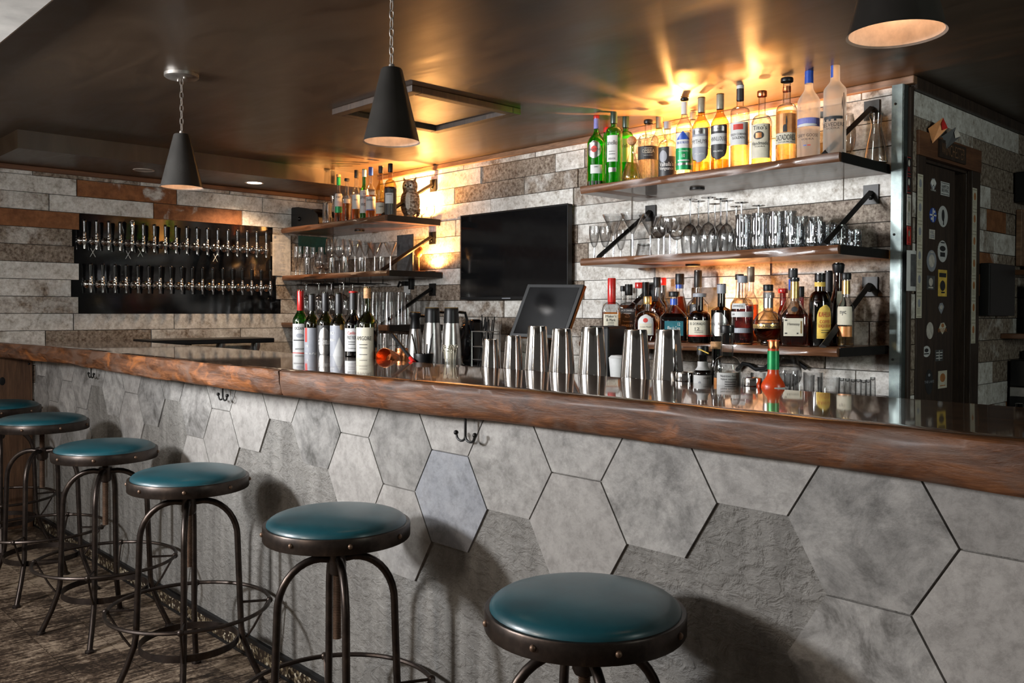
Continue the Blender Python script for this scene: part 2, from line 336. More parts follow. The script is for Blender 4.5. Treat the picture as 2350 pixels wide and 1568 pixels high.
# ------------------------------------------------------------------ ROOM
YW, XL, XC = 3.6, -5.77, -1.5; ZC = 2.23; CH = .1022
def planks(name, z0, ncourse, ext, lo, hi, spec, skip=None, ax='Y', pos=YW, sgn=-1, parent=None, tmat=None):
    """courses of wood-look planks on the wall plane; spec[i] = list of (end, tone, rust) going from lo to hi"""
    mb = MB(); rng = random.Random(hash_(name))
    for i in range(ncourse):
        a, b = z0+i*CH, z0+(i+1)*CH
        if b > ext: b = ext
        if a >= ext: break
        x = lo; row = spec.get(i, [])
        k = 0
        while x < hi-.01:
            if k < len(row): e, t, ru = row[k]; k += 1
            else:
                e = x+rng.choice((.45, .6, .75, .9)); t = rng.choice((.0, .1, .2, .35, .5, .7)); ru = 1 if rng.random() < .06 else 0
                if k == 0 and not row: e = x+rng.uniform(.2, .8); k += 1
            e = min(e, hi)
            if not (skip and skip(i, (x+e)/2)):
                d = rng.uniform(.010, .017); g = .0015; col = (t, rng.random(), ru)
                x0, x1 = x+g, e-g
                poly = [(x0, a+g), (x1, a+g), (x1, b-g), (x0, b-g)]
                mb.prism(poly, pos+sgn*d, pos, 0, col, ax, .0 if x1-x0 < .02 else .006)
            x = e
    return mb.build(name, M_PLANK, parent, smooth=False, tone=True)
def hash_(s): return sum(ord(c)*(i+1) for i, c in enumerate(s))
# base slabs behind planks act as dark joints
M_GROUT = plain('dark_grout', (.035, .028, .022), .8)
mb = MB(); mb.box(XL-.1, YW, 0, XC, YW+.12, ZC+.1); wall_back = struct(mb.build('wall_back', M_GROUT, smooth=False))
mb = MB(); mb.box(XL-.12, -2.5, 0, XL, YW+.1, ZC+.1); wall_left = struct(mb.build('wall_left', M_GROUT, smooth=False))
mb = MB()
J0, J1, J2, J3 = [at(q, 700, 'X', XC+.022)[1] for q in (2104, 2121, 2229, 2247)]; DY0, DY1, DZ = J1, J2, 1.925
mb.box(XC-.12, YW+.12, 0, XC, DY0, ZC+.1); mb.box(XC-.12, DY1, 0, XC, 6.6, ZC+.1); mb.box(XC-.12, DY0, DZ, XC, DY1, ZC+.1)
wall_right = struct(mb.build('wall_right', M_GROUT, smooth=False))
Z0 = 1.262-CH*12
BK = {}
def ex(pxs, y, plane='Y', v=YW): return [at(p, y, plane, v)[0 if plane == 'Y' else 1] for p in pxs]
def row(pxs, y, tones, plane='Y', v=YW):
    es = ex(pxs, y, plane, v); return [(e, t[0], t[1]) for e, t in zip(es, tones)]
W, B, S, RU = (.05, 0), (.75, 0), (.35, 0), (.9, 1)
# back wall: course index counted from the floor
iz = lambda z: int(round((z-Z0)/CH))
BK = {iz(2.148): row([1068, 1233, 1485, 1980, 2060], 370, [W, S, W, (.2, 0), (.35, 0)]), iz(2.046): row([1108, 1278, 1345, 1700, 2060], 420, [W, B, W, B, S]),
      iz(1.944): row([1047, 1207, 1330, 1640, 2060], 440, [W, B, (.6, 0), B, S]), iz(1.842): row([1130, 1320, 1590, 2060], 470, [W, W, S, S]),
      iz(1.740): row([1050, 1455, 1940, 2060], 480, [W, W, W, W]), iz(1.638): row([1100, 1330, 1500, 2060], 520, [W, B, S, B]),
      iz(1.536): row([1355, 1452, 1780, 2060], 560, [B, W, W, B]), iz(1.434): row([1508, 1773, 2060], 630, [W, S, S]),
      iz(1.332): row([1345, 1700, 2060], 680, [B, W, (.55, 0)]), iz(1.230): row([1160, 1340, 1690, 2060], 700, [S, W, W, B]),
      iz(1.026): row([1500, 1897, 2060], 840, [S, B, S])}
planks('wall_back_planks', Z0-.012, 24, 2.2, XL, XC-.035, BK, parent=wall_back)
# left wall, running along Y
LYs = lambda pxs, y, tones: row(pxs, y, tones, 'X', XL)
YLS = -2.4
LW = {iz(2.08): [(YLS+1, .2, 0), (YLS+2.2, .3, 0), (at(0, 400, 'X', XL)[1]-.2, .2, 0)]+LYs([74, 320, 525, 700], 400, [S, (.55, 0), S, (.3, 0)]),
      iz(1.977): [(-1., .1, 0), (.2, .1, 0), (.9, .1, 0)]+LYs([175, 404, 600, 760], 440, [W, (.5, 1), (.25, 0), W]),
      iz(1.875): [(-1.3, .1, 0), (-.2, .1, 0), (1.1, .1, 0)]+LYs([111, 351, 554, 760], 480, [(.4, 0), W, (.62, 1), W]),
      iz(1.773): [(-.8, .1, 0), (.8, .1, 0)]+LYs([182], 520, [(1.0, 1)]), iz(1.671): [(-.8, .1, 0), (.8, .1, 0)]+LYs([165], 560, [(.6, 0)]),
      iz(1.569): [(-.8, .1, 0), (.8, .1, 0)]+LYs([170], 600, [(1., 0)]), iz(1.467): [(-.8, .1, 0), (.8, .1, 0)]+LYs([181], 640, [W]),
      iz(1.365): [(-.8, .1, 0), (.8, .1, 0)]+LYs([163], 680, [(.3, 0)]), iz(1.263): [(-.8, .1, 0), (.8, .1, 0)]+LYs([180], 710, [(.5, 0)]),
      iz(1.160): [(-.8, .1, 0), (.8, .1, 0)]+LYs([168, 398, 595, 760], 740, [W, (.15, 0), (.2, 0), W]), iz(1.058): [(-.8, .1, 0), (.8, .1, 0)]+LYs([103, 345, 550, 760], 770, [(.3, 0), (.85, 0), (.25, 0), (.3, 0)])}
YB0, YB1 = at(180, 600, 'X', XL)[1], at(640, 640, 'X', XL)[1]
RT = {iz(1.773): 625, iz(1.671): 620, iz(1.569): 645, iz(1.467): 632, iz(1.365): 633, iz(1.263): 643}
for i, p in RT.items():
    LW[i] = LW[i]+[(at(p, 600, 'X', XL)[1], 0, 0)]+[(9, .5, 0)]
def skipL(i, y): return i in RT and at({iz(1.773): 182, iz(1.671): 165, iz(1.569): 170, iz(1.467): 181, iz(1.365): 163, iz(1.263): 180}[i], 600, 'X', XL)[1] < y < at(RT[i], 600, 'X', XL)[1]
planks('wall_left_planks', Z0, 24, 2.12, YLS, YW-.02, LW, skip=skipL, ax='X', pos=XL, sgn=1, parent=wall_left)
RW = {iz(2.15): [(4.1, .1, 0), (4.75, .5, 0)], iz(2.05): [(3.8, .6, 0), (4.25, .3, 0), (4.9, .2, 0)]}
def skipR(i, y): z = Z0+(i+.5)*CH; return DY0 < y < DY1 and z < DZ
mbp = []
def planksR():
    mb = MB(); rng = random.Random(3)
    for i in range(23):
        a, b = Z0+i*CH, min(Z0+(i+1)*CH, 2.18)
        if a >= 2.18: break
        if a < DZ+.02: segs = [(3.6, J0), (J3, 6.5)]
        else: segs = [(3.6, 6.5)]
        for (lo, hi) in segs:
            x = lo; first = True
            while x < hi-.01:
                e = min(hi, x+rng.choice((.2, .3, .5, .6))*(rng.random() if first else 1)+.05); first = False
                if hi-e < .05: e = hi
                g = .0015; col = (rng.choice((.1, .35, .5, .7, .85)), rng.random(), 1 if rng.random() < .12 else 0)
                d = rng.uniform(.01, .017); mb.prism([(x+g, a+g), (e-g, a+g), (e-g, b-g), (x+g, b-g)], XC+d, XC, 0, col, 'X', .004); x = e
    mb.build('wall_right_planks', M_PLANK, wall_right, smooth=False, tone=True)
planksR()
# ceiling, pale beam nearest the guests, bulkhead over the taps
mb = MB(); mb.box(-7, .83, ZC, 4, 8, ZC+.1); struct(mb.build('ceiling', M_CEIL, smooth=False))
mb = MB(); mb.box(-7, -3, ZC-.05, 4, .80, ZC+.1); struct(mb.build('trim_1', M_CONCRETE, smooth=False, bevel=.01))
XB = -5.16
mb = MB(); mb.box(XL, 1.3, 2.132, XB, YW, ZC); struct(mb.build('trim_2', M_CEIL, smooth=False))
# wood trims
def trimbar(n, x0, y0, z0, x1, y1, z1, m):
    mb = MB(); mb.box(x0, y0, z0, x1, y1, z1); return struct(mb.build(n, m, smooth=False, bevel=.004))
trimbar('trim_3', XL+.03, YW-.035, 2.198, XC+.03, YW, ZC, M_TRIM)
trimbar('trim_4', XL, YLS, 2.102, XL+.035, YW-.04, 2.1315, M_TRIMD)
trimbar('trim_5', XC, YW, 2.18, XC+.03, 6.5, ZC, M_DOORW)
# floor of wood-look tiles
mb = MB(); rng = random.Random(5); PW, PL = .2, .8
y = -3.
jr = 0
while y < 6.6:
    x = -7+(jr*.37 % PL)-PL; jr += 1
    while x < 3:
        g = .0018; mb.box(x+g, y+g, -.02, x+PL-g, y+PW-g, 0, 0, (rng.random(), rng.random(), 0)); x += PL
    y += PW
mb.box(-7.8, -3, -.05, 3, 6.6, -.004, 0, (0, 0, 0)); struct(mb.build('floor', M_FLOOR, smooth=False, tone=True))
# steel angle post at the end of the wall
t = thing('steel_post', 'galvanised steel angle post capping the end of the plank wall beside the doorway', 'post', (0, 0, 0))
mb = MB(); mb.box(XC-.045, YW-.062, 0, XC-.002, YW-.056, 2.196); mb.box(XC-.005, YW-.058, 0, XC+.001, YW-.016, 2.196); mb.box(XC-.045, YW-.056, 0, XC-.04, YW-.018, 2.196)
mb.build('angle_profile', M_POST, t, smooth=False)
mb = MB()
for z in (2.12, 1.6, 1.1): mb.ball((XC-.03, YW-.063, z), .005)
mb.build('bolt', M_IRON, t)
trimbar('trim_6', XC-.002, YW-.02, 0, XC+.014, YW+.012, 2.19, M_DOORW)
# ------------------------------------------------------------------ BAR
YT, ZT, YBK = 1.53, 1.1, 1.96
FE = [(-5.76, 1.295), (-5.4, 1.33), (-4.9, 1.375), (-4.35, 1.384), (-3.8, 1.365), (-3.32, 1.372), (-2.95, 1.355), (-2.6, 1.385), (-2.25, 1.405), (-1.98, 1.42), (-1.56, 1.462), (-1.25, 1.466), (-.92, 1.463), (-.67, 1.46), (-.43, 1.44), (0., 1.43), (.7, 1.42)]
def fe(x):
    for (a, b), (c, d) in zip(FE, FE[1:]):
        if a <= x <= c:
            t_ = (x-a)/(c-a); t_ = t_*t_*(3-2*t_); return b+(d-b)*t_
    return FE[-1][1] if x > FE[-1][0] else FE[0][1]
bar = thing('bar_counter', 'long live-edge wooden bar with grey hexagon stone tiles on its front', 'bar counter', (0, YT, 0))
def nz(x, s): return math.sin(x*3.1*s+1)*.5+math.sin(x*7.3*s+2.1)*.3+math.sin(x*13.7*s+.4)*.2
def slab(x0, x1, amp, name):
    mb = MB(); n = int((x1-x0)/.02); sec = [(None, ZT), (.05, ZT), (.006, ZT-.0008), (-.001, ZT-.006), (-.003, ZT-.022), (-.004, ZT-.04), (-.003, ZT-.058), (.001, ZT-.076), (.008, ZT-.084), (.03, ZT-.087), (None, ZT-.087)]
    vs = []; k = len(sec)
    for i in range(n+1):
        x = x0+(x1-x0)*i/n; y0 = fe(x)
        end = min(1, min(x-x0, x1-x)/.03+.02); rnd = .012*(1-end)**2
        for j, (dy, z) in enumerate(sec):
            if dy is None: vs.append((x, YBK, z))
            else:
                b = amp*nz(x+j*.07, 1.6+.15*j)*(0 if j < 2 else 1)*math.sin(PI*min(1, j/9)); zz = z+(amp*.35*nz(x+3, 1.1) if j >= 7 else 0)
                vs.append((x, y0+dy+b+rnd*(1 if j > 1 else 0), zz))
    vs = [(a, b-YT, c) for a, b, c in vs]
    fs = []; ms = []
    for i in range(n):
        for j in range(k-1):
            fs.append((i*k+j, i*k+j+1, (i+1)*k+j+1, (i+1)*k+j)); ms.append(0 if j == 0 or (j == 1) else 1)
        fs.append((i*k+k-1, i*k, (i+1)*k, (i+1)*k+k-1)); ms.append(0)
    fs.append(tuple(range(k-1, -1, -1))); fs.append(tuple(n*k+j for j in range(k))); ms += [1, 1]
    o = len(mb.v); mb.v += vs; mb.f += fs; mb.m += ms; mb.c += [(0, 0, 0)]*len(fs)
    return mb.build(name, [M_TOP, M_EDGE], bar, angle=50)
XJ = -2.557
tag(slab(-5.765, XJ-.002, .011, 'countertop'), 'knobbly reddish left half of the countertop'); tag(slab(XJ+.002, .7, .006, 'countertop'), 'smoother brown right half of the countertop')
# front panel
mb = MB(); mb.box(XL+.005, .008, .08, .7, .10, ZT-.09); mb.build('plaster_panel', M_PLASTER, bar, smooth=False)
HS, HZ = .15583, .13
def tiles():
    mb = MB(); rng = random.Random(11)
    low = {0: .77, -1: .9, 1: .9, 2: 1.03, 3: .64, 4: .51, 5: .64, 6: .51, 7: .64, 8: .77, -2: .77, -3: .64, -4: .77, -5: .9, -6: 1.03, -7: .9, -8: .77, -9: .64, -10: 1.03, -11: .9, -12: .77, -13: .9, -14: 1.03, -15: .64, -16: .77, -17: .64, -18: .77}
    for n, lw in low.items():
        cx = -1.406+HS*1.5*n; z = 1.03 if n % 2 == 0 else .90
        while z > lw-.05:
            g = .992
            poly = [(cx+HS*g*math.cos(PI/3*k), z+HZ/.866*g*math.sin(PI/3*k)) for k in range(6)]
            zt = ZT-.088
            if max(p[1] for p in poly) > zt:
                poly = clip(poly, zt)
            poly = [(max(p[0], XL+.006), p[1]) for p in poly]
            blue = .5 if (n == -2 and z < .8) else 0.
            if len(poly) > 2: mb.prism(poly, .002, .012, 0, (rng.uniform(.0, .75), rng.random(), blue), 'Y', .008)
            z -= .26
    return mb
def clip(poly, zt):
    out = []
    for i in range(len(poly)):
        a, b = poly[i], poly[(i+1) % len(poly)]
        if a[1] <= zt: out.append(a)
        if (a[1] <= zt) != (b[1] <= zt):
            t_ = (zt-a[1])/(b[1]-a[1]); out.append((a[0]+(b[0]-a[0])*t_, zt))
    return out
tiles().build('hexagon_tile_facing', M_HEX, bar, smooth=False, tone=True)
mb = MB(); mb.box(XL+.005, -.006, 0, .7, .05, .012); mb.box(XL+.005, -.008, .062, .7, .05, .08); mb.build('base_rail', M_BLACK, bar, smooth=False, bevel=.002)
mb = MB(); mb.box(XL+.005, -.003, .012, .7, .05, .062); mb.build('mosaic_strip', M_MOSAIC, bar, smooth=False)
mb = MB(); mb.box(XL+.005, .1, .0, .7, .16, ZT-.09); mb.box(XL+.3, YBK-YT+.0, ZT-.10, .7, YBK-YT+.27, ZT-.05); mb.build('service_ledge', M_BLACK, bar, smooth=False)
ZLG = ZT-.05
# knotty wood cladding under the bar on the left wall
t = struct(trimbar('trim_7', XL, .6, 0, XL+.03, YT-.01, ZT-.09, M_POSTWOOD))
mb = MB(); mb.ball((XL+.03, 1.36, .87), .016, sc=(.15, 1, 1.5)); mb.build('knot', M_BLACK, t)
# bag hooks under the bar
def bag_hook(x, label, i):
    t = thing('bag_hook', label, 'hook', (x, YT-.03, ZT-.088), 0, None)
    mb = MB(); mb.lathe([(.012, 0), (.012, -.004), (.004, -.006)], 12, cap0=True); mb.tube([(0, 0, 0), (0, 0, -.052)], .0035); mb.build('hook_stem', M_IRON, t)
    for s in (-1, 1):
        mb = MB(); pts = [(0, 0, -.05)]+[(s*(.018-.018*math.cos(a)), 0, -.052-.014*math.sin(a)) for a in [PI*k/6 for k in range(1, 6)]]+[(s*.038, 0, -.046)]
        mb.tube(pts, .0032); mb.ball(pts[-1], .0065); mb.build('hook_arm', M_IRON, t)
for i, (p, y, l) in enumerate([(62, 826, 'small black double hook under the bar beside the knotty wood panel'), (209, 850, 'small black double hook under the bar behind the far stools'), (511, 892, 'black double hook under the bar above the stool with the third-nearest seat'), (1068, 985, 'large dark double hook under the bar behind the second-nearest stool')]):
    bag_hook(at(p, y, 'Y', YT-.03)[0], l, i)
# ------------------------------------------------------------------ STOOLS
def stool_proto():
    t = thing('bar_stool', 'x', 'bar stool', (0, 0, 0), 0, 'round teal bar stools along the bar')
    SZ = .69
    seat = MB(); prof = [(.0001, .052)]+[(.19*math.sin(a)**.9 if a < 1.2 else .19*min(1, math.sin(a)), .018+.034*math.cos(a)**.75) for a in [PI/2*k/12 for k in range(1, 12)]]+[(.1915, .014), (.189, .0), (.0001, .0)]
    seat.lathe(prof, 48); o = seat.build('cushion', M_LEATHER, t, loc=(0, 0, SZ-.002))
    mb = MB(); mb.lathe([(.19, .018), (.198, .018), (.2, .015), (.2, -.018), (.198, -.021), (.0001, -.021)], 48); band = mb.build('seat_band', M_STOOL, t, loc=(0, 0, SZ))
    for k in range(8): a = 2*PI*k/8+.25; mb = MB(); mb.ball((.2*math.cos(a), .2*math.sin(a), 0), .0065, 10); mb.build('rivet', M_RUST, band)
    mb = MB(); mb.lathe([(.0001, -.021), (.045, -.024), (.045, -.03), (.016, -.032), (.012, -.035)], 24); n = 60; z0 = -.035; pr = []
    for k in range(n*2): pr.append((.0125 if k % 2 else .0098, z0-(.255)*k/(n*2)))
    mb.lathe(pr+[(.0001, z0-.256)], 14); mb.build('screw', M_RUST, t, loc=(0, 0, SZ))
    mb = MB(); mb.lathe([(.012, .656), (.025, .656), (.025, .61), (.02, .60), (.012, .60)], 20); mb.build('hub', M_STOOL, t)
    for q in range(4):
        a = R(-32+90*q); ca, sa = math.cos(a), math.sin(a); pp = [(.02, .64), (.045, .643)]
        pp += [(.045+.115*math.sin(b), .513+.13*math.cos(b)) for b in [PI/2*k/9 for k in range(1, 10)]]
        pp += [(.164, .4), (.168, .3), (.172, .2), (.178, .165), (.205, .09), (.243, .008)]
        mb = MB(); mb.tube([(r*ca, r*sa, z) for r, z in pp], [.0105]*len(pp), 10, flat=1.0); mb.lathe([(.017, 0), (.017, .007), (.011, .012)], 12, origin=(.245*ca, .245*sa, 0), cap0=True, cap1=True)
        mb.build('leg', M_STOOL, t)
        mb = MB(); mb.tube([(.172*ca, .172*sa, .287), (.262*ca, .262*sa, .287)], .0045, 6); mb.tube([(.262*ca, .262*sa, .284), (.215*ca, .215*sa, .2), (.19*ca, .19*sa, .165)], .0042, 6); mb.ball((.268*ca, .268*sa, .287), .0115, 12); mb.build('foot_ring_brace', M_STOOL, t)
    mb = MB(); mb.tube([(.268*math.cos(2*PI*k/64), .268*math.sin(2*PI*k/64), .287) for k in range(64)], .0068, 8, closed=True); mb.build('foot_ring', M_STOOL, t)
    mb = MB(); mb.lathe([(.160, .155), (.160, .178), (.164, .178), (.164, .155), (.160, .155)], 56); mb.build('lower_band', M_STOOL, t)
    return t
SPOT = [(-1.171, 1.325, .684, 0, 'teal leather bar stool nearest the camera, seat overlapping the tiles'), (-2.094, 1.335, .688, 8, 'teal leather bar stool second from the front of the row'), (-2.983, 1.30, .695, 3, 'teal leather bar stool third from the front, full screw showing below the seat'),
        (-3.745, 1.279, .705, 0, 'teal leather bar stool fourth from the front, all feet on the worn floor'), (-4.48, 1.245, .752, -8, 'teal leather bar stool fifth from the front, raised high on its screw'), (-5.36, 1.277, .745, 20, 'farthest teal leather bar stool, partly cut by the left edge of the view')]
proto = stool_proto(); first = True
for (x, y, z, rz, lab) in SPOT:
    o = proto if first else copy_tree(proto); first = False
    y -= .02; k_ = min(.985, 1.25/y); x *= k_; y *= k_; z = HCAM-(HCAM-z)*k_; o.scale = (k_, k_, 1)
    o.location = (x, y, 0); o.rotation_euler = (0, 0, R(rz)); o['label'] = lab
    for ch in o.children:
        if ch.name.split('.')[0] in ('cushion', 'seat_band', 'screw'): ch.location = (0, 0, z - (.002 if ch.name.startswith('cushion') else 0))
# ------------------------------------------------------------------ SHELVES
ZR = [1.887, 1.541, 1.153]; ZLf = [1.874, 1.534, 1.198]; YS = 3.16; XR0, XR1 = -2.87, -1.572; XS0, XS1 = XL+.012, -4.48
def shelf(name, label, x0, x1, z, th, brx, group=None, lshade=0):
    t = thing(name, label, 'shelf', (x0, YW-.018, z), 0, group)
    mb = MB(); n = 60; vs = []; sec = [(0, 0), (1, 0), (1, .15), (1, .5), (1, .85), (1, 1), (0, 1)]; L = x1-x0
    for i in range(n+1):
        x = L*i/n
        for j, (fy, fz) in enumerate(sec):
            yy = -(YW-.018-YS)*fy + (0 if fy == 0 else .010*nz(x*1.3+z*5+fz*.3, 1.2)+.006*math.sin(fz*PI)*-1); vs.append((x, yy, -th*fz))
    k = len(sec); fs = [(i*k+j, (i+1)*k+j, (i+1)*k+j+1, i*k+j+1) for i in range(n) for j in range(k-1)]+[(i*k+k-1, (i+1)*k+k-1, (i+1)*k, i*k) for i in range(n)]+[tuple(range(k)), tuple(n*k+j for j in range(k-1, -1, -1))]
    mb.add(vs, fs); mb.build('board', M_SHELF, t, angle=45)
    for (bx, top) in brx:
        X = bx-x0
        mb = MB(); mb.box(X-.032, -.006, top-z-.045, X+.032, .0, top-z+.035); mb.ball((X, -.012, top-z), .010); mb.ball((X, -.012, top-z-.022), .006); mb.build('wall_plate', M_IRON, t, smooth=True)
        mb = MB(); mb.tube([(X, -.014, top-z), (X, -.40, .004)], .0155, 4, flat=.8); mb.build('strut', M_IRON, t, smooth=False)
    mb = MB(); mb.box(L, -(YW-.018-YS)+.01, -th-.001, L+.004, -.004, .0015); mb.build('end_bar', M_IRON, t, smooth=False)
    return t
shelf('wall_shelf', 'dark wood top shelf on the right, crowded with clear spirit bottles', XR0, XR1, ZR[0], .036, [(-1.645, 2.125)])
shelf('wall_shelf', 'dark wood middle shelf on the right, lined with upturned glasses', XR0, XR1, ZR[1], .034, [(-1.645, 1.779), (-2.78, 1.79)])
shelf('wall_shelf', 'dark wood bottom shelf on the right, holding whiskey and liqueur bottles', XR0, XR1, ZR[2], .032, [(-1.645, 1.40), (-2.78, 1.40)])
shelf('wall_shelf', 'corner top shelf beside the taps, with whisky bottles and an owl', XS0, XS1, ZLf[0], .036, [(-4.55, 2.106)])
shelf('wall_shelf', 'corner middle shelf with martini glasses and flutes', XS0, XS1+.02, ZLf[1], .034, [(-4.558, 1.766)])
shelf('wall_shelf', 'corner bottom shelf carrying upside-down pint glasses', XS0, XS1+.02, ZLf[2], .034, [(-4.557, 1.43)])
# puck lights under and on the shelves
def puck(x, y, z, up, lab, on, power=0, col=(1, .46, .13), spot=150, r=.02):
    t = thing('puck_light', lab, 'light', (x, y, z)); s = 1 if up else -1
    mb = MB(); mb.lathe([(.0001, 0), (.034, 0), (.034, s*.008), (.028, s*.010)], 24); mb.build('housing', M_IRON, t)
    mb = MB(); mb.lathe([(.0001, s*.0105), (.0275, s*.0098)], 24); mb.build('lens', M_LAMP if on else M_OFFL, t)
    if power:
        ld = bpy.data.lights.new('warm_puck', 'SPOT'); ld.energy = power; ld.color = col; ld.spot_size = R(spot); ld.spot_blend = .6; ld.shadow_soft_size = r
        lo = bpy.data.objects.new('puck_lamp', ld); C.objects.link(lo); lo.location = (x, y, z+s*.022); lo.rotation_euler = (PI if up else 0, 0, 0)
XU = at(1549, 300, 'Y', 3.48)[0]
puck(XU, 3.50, ZR[0], True, 'small uplight behind the bottles on the top right shelf', True, 190, spot=168)
puck(at(1722, 300, 'Y', 3.5)[0], 3.50, ZR[0], True, 'added uplight further right on the top right shelf, widening the ceiling glow', True, 38, spot=170)  # extra lamp, added to spread the warm glow on the ceiling
XU2 = at(943, 470, 'Y', 3.5)[0]
puck(XU2+.08, 3.5, ZLf[0], True, 'small uplight behind the owl on the corner shelf', True, 190, spot=170)
puck(at(1672, 700, 'Y', 3.53)[0], 3.53, ZR[2], True, 'small lit uplight behind the gin bottles on the bottom right shelf', True, 34, spot=168)
puck(at(985, 600, 'Y', 3.52)[0], 3.53, ZLf[1], True, 'small lit uplight at the right end of the corner middle shelf', True, 34, spot=168)
puck(at(1590, 602, 'Y', 3.40)[0], 3.40, ZR[1]-.034, False, 'flat unlit puck lamp under the middle right shelf', False)
puck(at(825, 525, 'Y', 3.4)[0], 3.40, ZLf[0]-.036, False, 'flat unlit puck lamp under the corner top shelf', False)
puck(at(1600, 427, 'Y', 3.38)[0], 3.38, ZR[0]-.036, False, 'unlit puck lamp under the top right shelf', False)
# recessed downlights
for (x, y, on, lab) in [(-5.435, 2.056, 0, 'round recessed downlight in the bulkhead, switched off'), (-5.46, 2.79, 1, 'round recessed downlight in the bulkhead, switched on')]:
    t = thing('recessed_downlight', lab, 'light', (x, y, 2.132)); mb = MB(); mb.lathe([(.048, .0), (.06, -.003), (.062, .0)], 32); mb.build('trim_ring', M_WHITEIN, t)
    mb = MB(); mb.lathe([(.0001, -.001), (.048, -.001)], 32); mb.build('lens', M_LED if on else M_OFFL, t)
    if on:
        ld = bpy.data.lights.new('downlight', 'SPOT'); ld.energy = 38; ld.color = (1, .68, .42); ld.spot_size = R(140); ld.spot_blend = .7; ld.shadow_soft_size = .04
        lo = bpy.data.objects.new('downlight_lamp', ld); C.objects.link(lo); lo.location = (x, y, 2.112)
# ceiling hatch
hx0, hx1, hy0, hy1 = -3.6, -2.98, 2.23, 2.86
t = thing('ceiling_hatch', 'dark square wooden hatch frame fixed to the ceiling', 'hatch', (0, 0, ZC)); mb = MB(); w = .05
for (a, b, c, d) in [(hx0, hy0, hx1, hy0+w), (hx0, hy1-w, hx1, hy1), (hx0, hy0+w, hx0+w, hy1-w), (hx1-w, hy0+w, hx1, hy1-w)]: mb.box(a, b, -.028, c, d, 0)
mb.build('frame', M_DOORW, t, smooth=False, bevel=.003); mb = MB(); mb.box(hx0+w, hy0+w, -.006, hx1-w, hy1-w, 0); mb.build('hatch_panel', M_CEIL, t, smooth=False)
# pendants
def pendant(x, y, lab):
    t = thing('pendant_lamp', lab, 'lamp', (x, y, ZC), 0, None)
    mb = MB(); mb.lathe([(.0001, 0), (.066, 0), (.066, -.012), (.06, -.017), (.0001, -.019)], 36); cano = mb.build('ceiling_canopy', M_NICKEL, t)
    for s in (-1, 1): mb = MB(); mb.lathe([(.006, -.017), (.006, -.024), (.0001, -.025)], 10, origin=(s*.03, .0, 0)); mb.build('canopy_screw', M_NICKEL, cano)
    ztop = 1.99-ZC; zb = 1.777-ZC
    mb = MB(); z = -.018; k = 0
    while z > ztop+.012:
        pts = []
        for q in range(14):
            a = 2*PI*q/14; u, v = .0065*math.cos(a), .0165*math.sin(a); pts.append((u, 0, z-.014+v) if k % 2 else (0, u, z-.014+v))
        mb.tube(pts, .0016, 6, closed=True); z -= .026; k += 1
    mb.build('chain', M_NICKEL, t)
    mb = MB(); mb.lathe([(.0001, ztop+.012), (.008, ztop+.012), (.010, ztop), (.0001, ztop)], 16); mb.build('top_loop', M_NICKEL, t)
    mb = MB(); mb.lathe([(.0001, ztop), (.028, ztop), (.031, ztop-.004), (.0805, zb+.004), (.083, zb)], 48, 0); mb.lathe([(.083, zb), (.0785, zb+.003), (.029, ztop-.008), (.0001, ztop-.008)], 48, 1); shd = mb.build('shade', [M_SHADE, M_WHITEIN], t)
    mb = MB(); mb.ball((0, 0, zb+.085), .022, 16, sc=(1, 1, 1.3)); mb.build('bulb', M_BULB, shd)
for x, y, lab in [(-3.49, 1.47, 'gunmetal cone pendant lamp hanging over the far end of the bar'), (-2.115, 1.51, 'gunmetal cone pendant lamp hanging in front of the ceiling hatch'), (-.675, 1.56, 'gunmetal cone pendant lamp nearest the camera, cut by the top of the view')]: pendant(x, y, lab)
# ------------------------------------------------------------------ TAP BOARD
t = thing('tap_board', 'glossy black tap board on the plank wall with chalk crosses', 'tap board', (XL, 2.4, 1.57))
mb = MB()
for i in RT:
    a = at({iz(1.773): 182, iz(1.671): 165, iz(1.569): 170, iz(1.467): 181, iz(1.365): 163, iz(1.263): 180}[i], 600, 'X', XL)[1]+.002; b = at(RT[i], 600, 'X', XL)[1]-.002
    z0 = Z0+i*CH-1.57; mb.box(.001, a-2.4, z0, .006, b-2.4, z0+CH+.0005)
mb.build('panel', M_BLACKG, t, smooth=False)
mb = MB()
for (px, py) in [(213, 580), (294, 585), (322, 580), (494, 592)]:
    p = at(px, py, 'X', XL+.007); s = .026
    for dy in (-1, 1): mb.tube([(.0075, p[1]-2.4-dy*s*.6, p[2]-1.57-s), (.0075, p[1]-2.4+dy*s*.5, p[2]-1.57+s)], .0014, 4)
mb.build('chalk_cross', M_INKW, t)
def tap_proto():
    t = thing('beer_tap', 'x', 'tap', (0, 0, 0))
    M = Matrix.Rotation(PI/2, 4, 'Y')
    mb = MB(); mb.lathe([(.0001, .0), (.026, .001), (.026, .004), (.012, .008), (.009, .012), (.009, .045), (.012, .05), (.012, .058)], 16, mat=M); mb.build('shank', M_CHROME, t)
    mb = MB(); mb.lathe([(.0001, -.052), (.0065, -.052), (.0075, -.03), (.0105, -.015), (.013, -.006), (.013, .008), (.009, .014), (.010, .02), (.007, .026)], 14, origin=(.064, 0, 0)); mb.tube([(.055, 0, 0), (.07, 0, -.012)], .01, 8); mb.build('faucet_body', M_CHROME, t)
    mb = MB(); mb.lathe([(.005, .024), (.009, .028), (.009, .042), (.007, .046), (.0085, .05)], 12, origin=(.064, 0, 0), cap1=True); mb.build('ferrule', M_BRUSH, t)
    mb = MB(); mb.lathe([(.0085, .05), (.012, .115), (.0125, .122), (.009, .127), (.0001, .128)], 12, origin=(.064, 0, 0)); mb.build('handle', M_BLACKG, t)
    return t
tp = tap_proto(); ft = True
